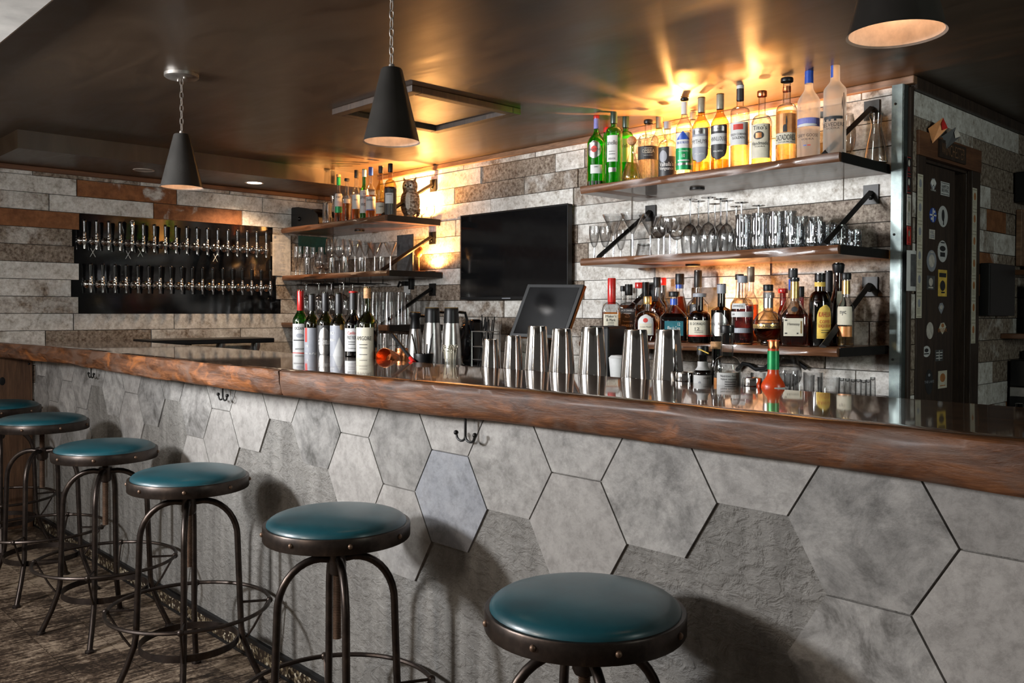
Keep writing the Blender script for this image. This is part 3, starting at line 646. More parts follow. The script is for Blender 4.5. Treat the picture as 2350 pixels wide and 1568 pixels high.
for rname, y0, y1, z in [('upper', 1.80, 3.00, 1.708), ('lower', 1.835, 3.035, 1.443)]:
    for k in range(18):
        o = tp if ft else copy_tree(tp); ft = False
        o.location = (XL+.0065, y0+(y1-y0)*k/17, z); o.rotation_euler = (0, 0, random.uniform(-.03, .03))
        o['label'] = 'chrome beer tap with slim black handle, %s from the left in the %s row' % (ORD[k], rname); o['group'] = 'beer taps in the %s row' % rname
        if rname == 'upper' and k == 4:
            o['label'] = 'beer tap with a chrome curved handle, fifth from the left in the upper row'
            for ch in list(o.children):
                if ch.name.startswith('handle'): bpy.data.objects.remove(ch)
            mb = MB(); mb.tube([(.064, 0, .05), (.066, .004, .07), (.07, .002, .1), (.066, 0, .13), (.07, 0, .14)], [.008, .008, .012, .015, .008], 10); tag(mb.build('handle', M_CHROME, o), 'chrome curved handle')
# ------------------------------------------------------------------ BOTTLES
def sm(t): t = max(0., min(1., t)); return t*t*(3-2*t)
def prof_bottle(h, rr, nr, zb, zs, zn=None, foot=.0, bulge=0., belly=None):
    """body radius rr up to zb, shoulder to zs, then neck nr up to h"""
    p = [(.0001, .003), (rr*.86, .0), (rr-foot, .004), (rr-foot*.5, .012)]
    for k in range(1, 7): z = .012+(zb*h-.012)*k/6; p.append((rr+bulge*math.sin(PI*k/6), z))
    for k in range(1, 9):
        t_ = k/8; z = zb*h+(zs-zb)*h*t_
        if belly == 'round': q = math.sqrt(max(0, 1-t_**2)); r = nr+(rr-nr)*q
        elif belly == 'cone': r = rr+(nr-rr)*t_
        else: r = rr+(nr-rr)*sm(t_)
        p.append((r, z))
    for k in range(1, 4): p.append((nr*(1-.04*k/3), zs*h+(h*.985-zs*h)*k/3))
    p += [(nr*1.15, h*.988), (nr*1.15, h)]
    return p
SPH = lambda h, rr, nr: [(.0001, .004), (rr*.45, 0), (rr*.5, .006)]+[(rr*math.sin(a), .012+h*.27*(1-math.cos(a))) for a in [PI*k/14 for k in range(2, 13)]]+[(nr*1.1, h*.57), (nr, h*.6), (nr, h*.97), (nr*1.2, h)]
BELL = lambda h, rr, nr: [(.0001, .003), (rr*.9, 0), (rr, .01), (rr*.97, h*.15), (rr*.8, h*.3), (rr*.55, h*.45), (rr*.36, h*.6), (nr, h*.7), (nr, h*.84), (nr*1.2, h*.86)]
def radf(cross, rr, nr, flat):
    if not cross: return None
    def f(a, r, z):
        w = sm((r-nr*1.1)/max(1e-6, (rr*.93-nr*1.1)))
        if cross == 'rib': return r*(1+.035*w*(1 if int(a/(2*PI)*56) % 2 else -1))
        if cross == 'facet': return r*(1+.05*w*math.sin(a*8)*math.cos(z*90))
        c, s = abs(math.cos(a)), abs(math.sin(a)); m = cross
        k = 1/((c**m+(s/flat)**m)**(1/m)); return r*((1-w)+w*k)
    return f
def label_mesh(mb, spec, h, rfun, bulge=.0008):
    z0, z1, ang, off, mi, shape = spec; nu, nv = 14, 10; vs = []
    for j in range(nv+1):
        v = -1+2*j/nv; z = h*(z0+(z1-z0)*(v+1)/2)
        hw = {'rect': 1, 'oval': math.sqrt(max(.0, 1-v*v*.98)), 'diamond': 1-.72*abs(v)**1.3, 'arch': 1 if v < .2 else math.sqrt(max(0, 1-((v-.2)/.81)**2)), 'tri': (1-(v+1)/2*.98), 'shield': 1 if v > -.3 else math.sqrt(max(0, 1-((-v-.3)/.71)**2))}[shape]
        for i in range(nu+1):
            a = -PI/2+R(off)+R(ang)*hw*(-1+2*i/nu); r = rfun(a, z)+bulge; vs.append((r*math.cos(a), r*math.sin(a), z))
    mb.add(vs, [(j*(nu+1)+i, j*(nu+1)+i+1, (j+1)*(nu+1)+i+1, (j+1)*(nu+1)+i) for j in range(nv) for i in range(nu)], mi)
def wrap_text(mb, s, h, zc, th, ang, off, mi, rfun, bulge=.0016, slant=0., vert=False):
    vs, fs = text_geo(s); out = []
    for u, v in vs:
        if vert: u, v = -v*(th/ (ang or 1)) , u; a = -PI/2+R(off)+R(ang)*2*(-vs[0][0]*0+u*(ang and 1)); z = h*zc+v*h*th
        else: a = -PI/2+R(off)+R(ang)*2*(u+slant*v*.3); z = h*(zc+v*th)
        r = rfun(a, z)+bulge; out.append((r*math.cos(a), r*math.sin(a), z))
    mb.add(out, fs, mi)
LM = dict(white=M_WHITE, cream=M_CREAM, black=M_BLKL, teal=M_TEALL, yellow=M_YELL, grey=M_GREYL, green=M_GREENC, red=M_INKR, blue=M_BLUE, gold=M_GOLD, violet=M_PURPLE, orange=M_ORANGE, ink=M_INK, wink=M_INKW, silver=M_BRUSH, frost=G_FROST)
def bottle(name, label, p, h, rr, glass, nr=.0145, zb=.55, zs=.72, cap=(M_BLACK, .1, 1.1), wrap=None, liq=None, fill=.5, labels=(), texts=(), cross=None, flat=1., style=None, belly=None, bulge=0., off=0., group=None, cat='bottle', solid=False):
    t = thing(name, label, cat, p, face_cam(p)+R(off), group)
    if style == 'sphere': pr = SPH(h, rr, nr)
    elif style == 'bell': pr = BELL(h, rr, nr)
    else: pr = prof_bottle(h, rr, nr, zb, zs, belly=belly, bulge=bulge)
    rf = radf(cross, rr, nr, flat)
    def rz(z):
        for (r0, z0), (r1, z1) in zip(pr[2:], pr[3:]):
            if z0 <= z <= z1: return r0+(r1-r0)*(z-z0)/max(1e-9, z1-z0)
        return pr[-1][0]
    def rfun(a, z): r = rz(z); return rf(a, r, z) if rf and cross not in ('rib', 'facet') else r
    n = 112 if cross == 'rib' else 48 if cross else 32
    mb = MB(); mb.lathe(pr, n, 0, rf); mb.build('glass_body', glass, t, angle=25 if cross else 50)
    if liq:
        zt = h*fill; lp = [(max(.0001, r-.0028), max(z, .007)) for r, z in pr if z < zt-.001]; lp = [q for i, q in enumerate(lp) if i == 0 or q != lp[i-1]]; lp.append((max(.002, rz(zt)-.0028), zt)); lp.append((.0001, zt))
        mb = MB(); mb.lathe(lp, n if cross != 'rib' else 48, 0, rf if cross not in ('rib',) else None); mb.build('liquid', liq, t, angle=50)
    if cap:
        cm, ch, cr = cap[:3]; q = nr*cr
        mb = MB(); z1 = h+.001
        if len(cap) > 3 and cap[3] == 'ball': mb.ball((0, 0, h*.86+nr*1.6), nr*1.9, 16)
        elif len(cap) > 3 and cap[3] == 'dome': mb.lathe([(q*.9, h*(1-ch)), (q, h*(1-ch)+.004), (q*1.15, z1-.008), (q*.9, z1-.002), (.0001, z1+.002)], 24)
        else: mb.lathe([(q*.97, h*(1-ch)), (q, h*(1-ch)+.002), (q, z1-.003), (q*.93, z1), (.0001, z1+.0005)], 24)
        mb.build('cap', cm, t)
    if wrap:
        wm, w0, w1 = wrap; mb = MB(); zz = [h*(w0+(w1-w0)*k/5) for k in range(6)]; mb.lathe([(rz(z)+.0012, z) for z in zz], 24); mb.build('neck_foil', wm, t)
    for i, L in enumerate(labels):
        mats = [LM[L['m']]]; mb = MB(); sp = (L['z'][0], L['z'][1], L['a'], L.get('o', 0), 0, L.get('s', 'rect')); label_mesh(mb, sp, h, rfun, L.get('b', .0008))
        for T in L.get('t', ()):     # (text, z, height, half-angle, ink)
            if LM[T[4]] not in mats: mats.append(LM[T[4]])
            wrap_text(mb, T[0], h, T[1], T[2], T[3], L.get('o', 0)+(T[5] if len(T) > 5 else 0), mats.index(LM[T[4]]), rfun, L.get('b', .0008)+.0009)
        for D in L.get('d', ()):     # decoration patch (m, z0, z1, ang, off, shape)
            if LM[D[0]] not in mats: mats.append(LM[D[0]])
            label_mesh(mb, (D[1], D[2], D[3], L.get('o', 0)+D[4], mats.index(LM[D[0]]), D[5]), h, rfun, L.get('b', .0008)+.0005)
        mb.build('label', mats, t, smooth=False)
    return t
def P_shelf(px, Y, z, ytop):
    p = at(px, ytop, 'Y', Y); return Vector((p.x, Y, z)), p.z-z
def R_px(w, p): return w*depth(p)/FPX/2
def sb(shelfz, px, Y, ytop, w, name, label, glass, **k):
    p, h = P_shelf(px, Y, shelfz+.0005, ytop); return bottle(name, label, p, h, R_px(w, p), glass, **k)
YA, YBR, YCR = 3.225, 3.345, 3.47          # front, middle and back rows on the shelves
z = ZR[0]
g1 = 'spirit bottles on the top right shelf'
fine = lambda m, *zs: [(m, q, q+.008, 22, 0, 'rect') for q in zs]
sb(z, 1369, YA, 263, 42, 'vermouth_bottle', 'bright green vermouth bottle with red cap and oval label at the left shelf end', G_GREEN, nr=.012, zb=.6, zs=.78, cap=(M_RED, .06, 1.2), wrap=(M_PURPLE, .80, .94), liq=L_GREEN, fill=.7, group=g1,
   labels=[dict(m='silver', z=(.38, .62), a=48, s='oval', o=-15, d=[('red', .46, .55, 20, 0, 'oval')], t=[('MARTINI', .5, .032, 38, 'ink')]), dict(m='white', z=(.17, .29), a=38, o=0, t=[('DRY', .26, .02, 12, 'ink')]), dict(m='black', z=(.008, .07), a=180)])
sb(z, 1391, YCR, 269, 38, 'vermouth_bottle', 'green bottle with a red cap standing behind the oval-labelled vermouth', G_GREEN, nr=.012, zb=.6, zs=.78, cap=(M_RED, .07, 1.15), wrap=(M_RED, .8, .93), liq=L_GREEN, fill=.6, group=g1)
sb(z, 1409, YA, 257, 39, 'vermouth_bottle', 'green bottle with dark green foil and a tall white script label', G_GREEN, nr=.0135, zb=.7, zs=.8, cap=(M_DKGREEN, .16, 1.2), liq=L_GREEN, fill=.68, group=g1, belly='round',
   labels=[dict(m='white', z=(.3, .66), a=38, o=-12, t=[('anello', .56, .06, 34, 'ink'), ('BORDIGA', .44, .014, 20, 'ink'), ('BYDOOK', .34, .028, 24, 'ink')], d=fine('ink', .4)), dict(m='silver', z=(.16, .22), a=26, o=-8)])
sb(z, 1436, YBR, 265, 38, 'vermouth_bottle', 'green bottle with black cap second row behind the white script label', G_GREEN, nr=.0135, zb=.66, zs=.78, cap=(M_DKGREEN, .17, 1.2), liq=L_GREEN, fill=.66, group=g1, belly='round', labels=[dict(m='cream', z=(.34, .66), a=40, t=[('Vello', .56, .05, 30, 'ink')])])
sb(z, 1450, YA-.03, 319, 44, 'decanter', 'short bell-shaped clear decanter with a wooden ball stopper', G_CLEAR, nr=.0115, style='bell', cap=(M_CORK, .1, 1.2, 'ball'), liq=L_GOLD, fill=.42, group=g1, cat='decanter')
sb(z, 1488, YA+.085, 276, 45, 'gin_bottle', 'ribbed glass gin bottle with a black label band and black stopper', G_CLEAR, nr=.0165, zb=.68, zs=.77, cross='rib', cap=(M_BLACK, .055, 1.3), liq=L_CLEAR, fill=.42, group=g1, belly='round',
   labels=[dict(m='black', z=(.36, .57), a=80, b=.003, t=[('OMBRA', .49, .055, 34, 'cream'), ('MEZCAL JOVEN', .42, .018, 24, 'wink')], d=fine('cream', .53, .455))])
sb(z, 1513, YCR, 256, 38, 'spirit_bottle', 'clear bottle with khaki screw cap, back row behind the ribbed bottle', G_CLEAR, nr=.0145, zb=.6, zs=.78, cap=(M_KHAKI, .22, 1.12), liq=L_GOLD, fill=.5, group=g1)
sb(z, 1532, YBR-.03, 280, 42, 'vodka_bottle', 'clear bottle with grey stopper and dark engraved label reading vodka downwards', G_CLEAR, nr=.0145, zb=.56, zs=.7, cap=(M_GREYL, .12, 1.2), liq=L_CLEAR, fill=.5, group=g1, belly='round',
   labels=[dict(m='black', z=(.02, .56), a=62, o=-6, t=[("Valhalla's", .27, .07, 44, 'wink'), ('Vengeance', .19, .07, 44, 'wink')], d=[('grey', .3, .5, 26, -22, 'oval'), ('cream', .4, .555, 22, 38, 'rect')])])
sb(z, 1571, YA, 226, 39, 'vodka_bottle', 'tall clear bottle with green label below a blue roof shape', G_CLEAR, nr=.0135, zb=.6, zs=.78, cap=(M_BLACK, .025, 1.35), wrap=(M_WHITE, .79, .95), liq=L_CLEAR, fill=.6, group=g1,
   labels=[dict(m='green', z=(.06, .34), a=70, o=-5, t=[('HANDCRAFTED', .3, .018, 34, 'wink'), ('10', .24, .045, 9, 'wink')], d=[('silver', .12, .15, 60, 0, 'rect'), ('white', .17, .19, 40, 0, 'rect')]), dict(m='white', z=(.34, .54), a=60, o=-10, s='rect', t=[('BLUE ROOF', .41, .03, 40, 'blue')], d=[('blue', .45, .56, 46, 0, 'tri')])])
sb(z, 1590, YCR, 258, 36, 'spirit_bottle', 'clear bottle with a green leaf label, half hidden behind the blue roof bottle', G_CLEAR, nr=.0135, zb=.6, zs=.74, cap=(M_KHAKI, .1, 1.1), liq=L_CLEAR, fill=.6, group=g1, labels=[dict(m='green', z=(.3, .62), a=60, o=10, s='oval')])
for px_, yt, nm, top, col in [(1610, 224, 'left', 'MYTHUYR', 'grey'), (1653, 216, 'right', 'HINNLLOUSE', 'black')]:
    sb(z, px_, YA, yt, 41, 'wine_bottle', 'honey glass bottle with khaki cap and shield label, %s one of the pair' % nm, G_GOLDG, nr=.0148, zb=.6, zs=.78, cap=(M_KHAKI, .2, 1.1), liq=L_GOLD, fill=.14, group=g1,
       labels=[dict(m=col, z=(.13, .58), a=62, o=-14, s='shield', d=[('white', .33, .47, 60, 0, 'rect'), ('silver', .5, .575, 40, 0, 'arch')], t=[(top, .4, .055, 52, 'ink'), ('DISTILLED', .53, .02, 22, 'ink'), ('SMALL BATCH', .24, .02, 30, 'wink')])])
sb(z, 1699, YA, 193, 43, 'gin_bottle', 'round-shouldered clear bottle with pale label under a red ribbon', G_CLEAR, nr=.0145, zb=.66, zs=.73, belly='round', cap=(M_WHITE, .06, 1.05), wrap=(M_BLKL, .80, .94), liq=L_AMBER if False else L_GOLD, fill=.52, group=g1,
   labels=[dict(m='white', z=(.26, .53), a=66, o=-12, d=[('red', .44, .505, 30, 0, 'rect')], t=[('ESSEX CORNER', .385, .026, 50, 'ink'), ('GOLDEN', .345, .032, 38, 'ink')])])
sb(z, 1749, YA, 210, 46, 'vodka_bottle', 'clear bottle with copper cap and cream handmade label with a round seal', G_CLEAR, nr=.0145, zb=.56, zs=.68, belly='round', cap=(M_COPPER, .07, 1.35), liq=L_GOLD, fill=.52, group=g1,
   labels=[dict(m='cream', z=(.08, .54), a=62, o=-12, d=[('ink', .33, .44, 30, -6, 'oval'), ('orange', .35, .42, 17, -6, 'rect')], t=[("Tito's", .49, .06, 40, 'ink'), ('Handmade', .28, .05, 48, 'ink'), ('VODKA', .235, .018, 30, 'ink')])])
sb(z, 1806, YA, 180, 47, 'tequila_bottle', 'clear bulb-necked tequila bottle with an orange stag label', G_CLEAR, nr=.0155, zb=.6, zs=.70, belly='round', cap=(M_BLACK, .045, 1.6), wrap=(M_COPPER, .84, .9), liq=L_GOLD, fill=.6, group=g1, bulge=.0005,
   labels=[dict(m='orange', z=(.33, .56), a=66, o=-10, d=[('ink', .34, .43, 11, 2, 'arch'), ('ink', .40, .53, 4, 10, 'diamond')]), dict(m='cream', z=(.2, .335), a=66, o=-10, t=[('CAZADORES', .275, .065, 58, 'ink'), ('TEQUILA', .22, .018, 40, 'ink')])])
sb(z, 1857, YA, 149, 50, 'vodka_bottle', 'tall frosted bottle with blue neck and a violet landscape print', G_FROST, nr=.0155, zb=.6, zs=.76, cap=(M_BLUE, .035, 1.08), wrap=(M_BLUE, .80, .945), group=g1,
   labels=[dict(m='violet', z=(.33, .42), a=72, o=-4, s='rect', b=.0006, d=[('white', .33, .36, 60, -10, 'oval')]), dict(m='frost', z=(.1, .3), a=60, o=-6, t=[('GREY GOOSE', .235, .032, 56, 'ink'), ('VODKA', .195, .02, 32, 'ink')], d=[('blue', .125, .135, 8, -12, 'rect'), ('red', .125, .135, 8, 8, 'rect')])])
sb(z, 1917, YA, 132, 50, 'vodka_bottle', 'tallest frosted bottle with a thin tree print at the right', G_FROST, nr=.0175, zb=.66, zs=.77, cap=(M_BRUSH, .045, 1.05), group=g1,
   labels=[dict(m='blue', z=(.79, .95), a=20, o=-42, s='rect'), dict(m='frost', z=(.22, .4), a=64, o=-10, d=[('ink', .355, .385, 52, 0, 'rect'), ('ink', .335, .355, 6, -40, 'rect'), ('ink', .335, .355, 6, -15, 'rect'), ('ink', .335, .355, 6, 12, 'rect')], t=[('BELVEDERE', .3, .04, 62, 'ink'), ('VODKA', .262, .018, 34, 'ink')]), dict(m='ink', z=(.05, .62), a=2.5, o=48, d=[('ink', .45, .58, 3, -10, 'diamond'), ('ink', .47, .6, 3, 9, 'diamond')])])
sb(z, 1886, YBR+.03, 258, 26, 'spirit_bottle', 'narrow clear bottle squeezed between the two frosted bottles', G_CLEAR, nr=.012, zb=.5, zs=.62, cap=(M_GREYL, .1, 1.2), liq=L_GOLD, fill=.4, group=g1)
# ---- bottom right shelf
z = ZR[2]; g3 = 'whiskey and liqueur bottles on the bottom right shelf'
sb(z, 1404, YA, 639, 44, 'whiskey_bottle', 'squarish bottle with dripping red wax neck and cream label', G_CLEAR, nr=.0155, zb=.46, zs=.62, cross=4, flat=.8, belly='round', cap=(M_RED, .42, 1.25), liq=L_AMBER, fill=.45, group=g3,
   labels=[dict(m='cream', z=(.13, .42), a=46, o=-4, t=[("Maker's", .385, .045, 34, 'ink'), ('& Mark', .325, .045, 30, 'ink')], d=fine('ink', .28, .255, .23, .19))])
sb(z, 1430, YCR+.04, 657, 30, 'whiskey_bottle', 'small-capped amber bottle peeping between red wax and black label bottles', G_CLEAR, nr=.012, zb=.5, zs=.66, cap=(M_BLACK, .1, 1.2), liq=L_AMBER, fill=.6, group=g3)
sb(z, 1443, YBR+.01, 653, 40, 'whiskey_bottle', 'square whiskey bottle with black label and white lettering', G_CLEAR, nr=.0165, zb=.58, zs=.68, cross=6, flat=1., belly='round', cap=(M_BLACK, .2, 1.15), liq=L_AMBER, fill=.62, group=g3, off=-8,
   labels=[dict(m='black', z=(.1, .56), a=43, t=[('JACK DANIELS', .52, .045, 38, 'wink'), ('Old', .45, .02, 10, 'wink'), ('No.7', .41, .03, 14, 'wink'), ('Tennessee', .33, .03, 28, 'wink'), ('WHISKEY', .25, .045, 34, 'wink')], d=fine('wink', .47, .18))])
sb(z, 1467, YCR+.03, 649, 40, 'whiskey_bottle', 'amber bottle with bright red cap in the back row near the crown bottle', G_CLEAR, nr=.0165, zb=.55, zs=.7, cap=(M_RED, .1, 1.3), liq=L_AMBER, fill=.6, group=g3)
sb(z, 1482, YCR-.04, 648, 36, 'whiskey_bottle', 'bottle with tall black foil neck behind the arched label', G_CLEAR, nr=.0145, zb=.5, zs=.66, cap=(M_BLACK, .3, 1.15), liq=L_AMBER, fill=.5, group=g3)
sb(z, 1486, YA-.01, 681, 59, 'whisky_bottle', 'wide cut-glass whisky bottle with an arched cream label', G_CLEAR, nr=.014, zb=.42, zs=.68, cross='facet', belly='round', cap=(M_GOLD, .17, 1.35), liq=L_DARKAM, fill=.46, group=g3,
   labels=[dict(m='white', z=(.14, .6), a=34, o=-8, s='arch', b=.004, d=[('red', .42, .52, 10, 0, 'oval'), ('cream', .17, .4, 26, 0, 'rect')], t=[('Crown Royal', .32, .04, 22, 'ink')])])
sb(z, 1508, YBR+.03, 637, 40, 'whiskey_bottle', 'textured amber bottle with black cap in the back row', G_CLEAR, nr=.0145, zb=.5, zs=.7, cross='facet', cap=(M_BLACK, .16, 1.2), liq=L_AMBER, fill=.62, group=g3)
sb(z, 1521, YCR+.05, 638, 40, 'whiskey_bottle', 'textured amber bottle with red cap in the back row', G_CLEAR, nr=.0145, zb=.5, zs=.7, cross='facet', cap=(M_RED, .12, 1.2), liq=L_AMBER, fill=.62, group=g3)
sb(z, 1547, YA-.01, 670, 62, 'rum_bottle', 'broad angular rum bottle with teal label and rubber stopper', G_CLEAR, nr=.016, zb=.5, zs=.72, cross=8, flat=.6, belly='cone', cap=(M_BLACK, .1, 1.5), wrap=(M_BLUE, .74, .86), liq=L_DARK, fill=.57, group=g3,
   labels=[dict(m='teal', z=(.13, .42), a=48, o=0, s='rect', t=[('Flor de Cana', .28, .07, 36, 'wink'), ('12', .36, .06, 6, 'wink', 30)])])
sb(z, 1560, YCR, 629, 44, 'rum_bottle', 'tall clear bottle with blue and black cap behind the teal label', G_CLEAR, nr=.0175, zb=.4, zs=.72, belly='cone', cap=(M_BLACK, .16, 1.2), wrap=(M_BLUE, .78, .84), liq=L_RED, fill=.66, group=g3)
sb(z, 1602, YCR, 621, 48, 'gin_bottle', 'tall dark-necked bottle at the back in front of the slate board', G_CLEAR, nr=.0165, zb=.5, zs=.66, cap=(M_BLACK, .24, 1.1), liq=L_GOLD, fill=.5, group=g3, labels=[dict(m='black', z=(.34, .52), a=50, t=[('oslin', .46, .06, 26, 'wink')])])
sb(z, 1606, YA, 674, 52, 'rum_bottle', 'dark dumpy rum bottle with grey cap and red-striped cream label', G_BROWN, nr=.0165, zb=.5, zs=.66, belly='round', cap=(M_GREYL, .07, 1.8), liq=L_DARK, fill=.5, group=g3,
   labels=[dict(m='cream', z=(.13, .46), a=64, o=-4, t=[('EL DORADO', .39, .05, 40, 'ink', -8), ('12', .29, .06, 11, 'ink', -8)], d=[('red', .13, .165, 64, 0, 'rect')]+fine('ink', .21, .24))])
sb(z, 1656, YA, 652, 46, 'gin_bottle', 'dark apothecary bottle with a silver diamond label', G_BLACKG, nr=.0165, zb=.56, zs=.62, belly='cone', cap=(M_GREYL, .16, 1.15), liq=L_DARK, fill=.5, group=g3,
   labels=[dict(m='silver', z=(.13, .52), a=66, o=-18, s='diamond', t=[("HENDRICK'S", .33, .05, 56, 'ink'), ('GIN', .26, .025, 12, 'ink')])])
sb(z, 1697, YBR+.04, 630, 40, 'spirit_bottle', 'clear bottle with black cap directly behind the violet gin', G_CLEAR, nr=.0155, zb=.55, zs=.7, cap=(M_BLACK, .08, 1.2), liq=L_GOLD, fill=.5, group=g3)
sb(z, 1704, YA, 634, 50, 'gin_bottle', 'violet gin bottle with a grey collar and red rim and slanted white labels', G_CLEAR, nr=.0165, zb=.54, zs=.68, belly='round', cap=(M_GREYL, .1, 1.25), wrap=(M_RED, .9, .93), liq=L_VIOLET, fill=.56, group=g3,
   labels=[dict(m='white', z=(.52, .6), a=40, o=-24, t=[('EMPRESS', .56, .03, 28, 'ink')]), dict(m='white', z=(.4, .48), a=72, o=0, t=[('GIN', .44, .025, 9, 'ink', -50)]), dict(m='grey', z=(.17, .24), a=70, o=0)])
sb(z, 1723, YCR, 613, 36, 'whisky_bottle', 'tall clear amber bottle with khaki cap, highest in the back row', G_CLEAR, nr=.0145, zb=.52, zs=.68, cap=(M_KHAKI, .2, 1.15), liq=L_DARKAM, fill=.5, group=g3)
sb(z, 1763, YA-.01, 654, 67, 'liqueur_bottle', 'spherical liqueur bottle with crown collar and gold band', G_CLEAR, nr=.018, style='sphere', cap=(M_BLACK, .1, 1.1), wrap=(M_BRUSH, .62, .78), liq=L_DARK, fill=.34, group=g3,
   labels=[dict(m='gold', z=(.28, .35), a=75, b=.0014, t=[('CHAMBORD', .315, .04, 44, 'ink')])])
sb(z, 1764, YCR-.04, 672, 50, 'spirit_bottle', 'squat clear bottle with white label behind the spherical bottle', G_CLEAR, nr=.02, zb=.4, zs=.6, belly='cone', cap=(M_WHITE, .1, 1.2), group=g3, labels=[dict(m='white', z=(.25, .4), a=70)])
sb(z, 1797, YCR+.05, 663, 24, 'liqueur_bottle', 'slim red bottle with a broad red cap', G_RED, nr=.014, zb=.55, zs=.7, cap=(M_RED, .08, 1.5), liq=L_RED, fill=.6, group=g3)
sb(z, 1820, YBR+.02, 617, 52, 'vodka_bottle', 'tall bottle with navy striped cap rising behind the cognac', G_CLEAR, nr=.0165, zb=.4, zs=.7, cap=(M_BLKL, .12, 1.15), wrap=(M_BLUE, .72, .86), liq=L_GOLD, fill=.4, group=g3)
sb(z, 1824, YA-.01, 638, 62, 'cognac_bottle', 'broad cognac bottle with gold foil neck and ornate cream label', G_CLEAR, nr=.0155, zb=.42, zs=.66, cross=4, flat=.6, belly=None, cap=(M_BLACK, .05, 1.15), wrap=(M_GOLD, .70, .945), liq=L_DARKAM, fill=.47, group=g3,
   labels=[dict(m='cream', z=(.15, .41), a=50, o=-4, t=[('Hennessy', .32, .05, 34, 'ink')], d=[('gold', .19, .37, 3, 42, 'rect'), ('ink', .18, .2, 5, -40, 'rect'), ('ink', .18, .2, 5, 24, 'rect'), ('ink', .37, .39, 5, -40, 'rect')]), dict(m='ink', z=(.5, .58), a=24, o=0, s='oval', b=.002)])
sb(z, 1839, YCR, 658, 26, 'spirit_bottle', 'small dark-capped red bottle behind the cognac', G_RED, nr=.011, zb=.5, zs=.66, cap=(M_BLACK, .18, 1.1), liq=L_RED, fill=.6, group=g3)
sb(z, 1882, YA+.05, 628, 49, 'liqueur_bottle', 'dark brown coffee liqueur bottle with yellow arched label', G_BROWN, nr=.0195, zb=.56, zs=.76, belly='round', cap=(M_BLACK, .11, 1.05), wrap=(M_YELL, .82, .88), liq=L_DARK, fill=.6, group=g3,
   labels=[dict(m='yellow', z=(.11, .57), a=44, o=30, s='arch', t=[('KAHLUA', .44, .07, 34, 'red'), ('COFFEE', .34, .045, 30, 'red'), ('LIQUEUR', .28, .05, 34, 'red')], d=fine('ink', .22, .19))])
sb(z, 1902, YCR-.03, 622, 38, 'liqueur_bottle', 'black cream liqueur bottle with a red and gold curved banner', G_BLACKG, nr=.0145, zb=.52, zs=.72, cap=(M_BLKL, .28, 1.15), liq=L_DARK, fill=.5, group=g3,
   labels=[dict(m='black', z=(.1, .52), a=70, o=20, d=[('gold', .43, .51, 52, 0, 'rect'), ('red', .438, .502, 48, 0, 'rect'), ('green', .3, .4, 26, 4, 'oval')], t=[('BAILEYS', .47, .05, 42, 'wink'), ('IRISH CREAM', .25, .025, 34, 'wink'), ('LIQUEUR', .2, .03, 30, 'wink')])])
sb(z, 1924, YBR+.05, 604, 36, 'liqueur_bottle', 'tall brown bottle with a domed black stopper', G_BROWN, nr=.0165, zb=.5, zs=.72, bulge=.004, cap=(M_BLACK, .12, 1.3, 'dome'), liq=L_DARK, fill=.6, group=g3, labels=[dict(m='cream', z=(.46, .66), a=30, o=20, s='shield')])
sb(z, 1942, YBR-.03, 628, 36, 'syrup_bottle', 'clear bottle with gold foil neck and pale label beside the iron strut', G_CLEAR, nr=.0145, zb=.52, zs=.68, cap=(M_BLACK, .08, 1.3), wrap=(M_GOLD, .72, .9), liq=L_GOLD, fill=.14, group=g3, labels=[dict(m='cream', z=(.3, .55), a=66, o=-20, t=[('nyc', .46, .06, 22, 'ink')]), dict(m='orange', z=(.14, .28), a=66, o=-20)])
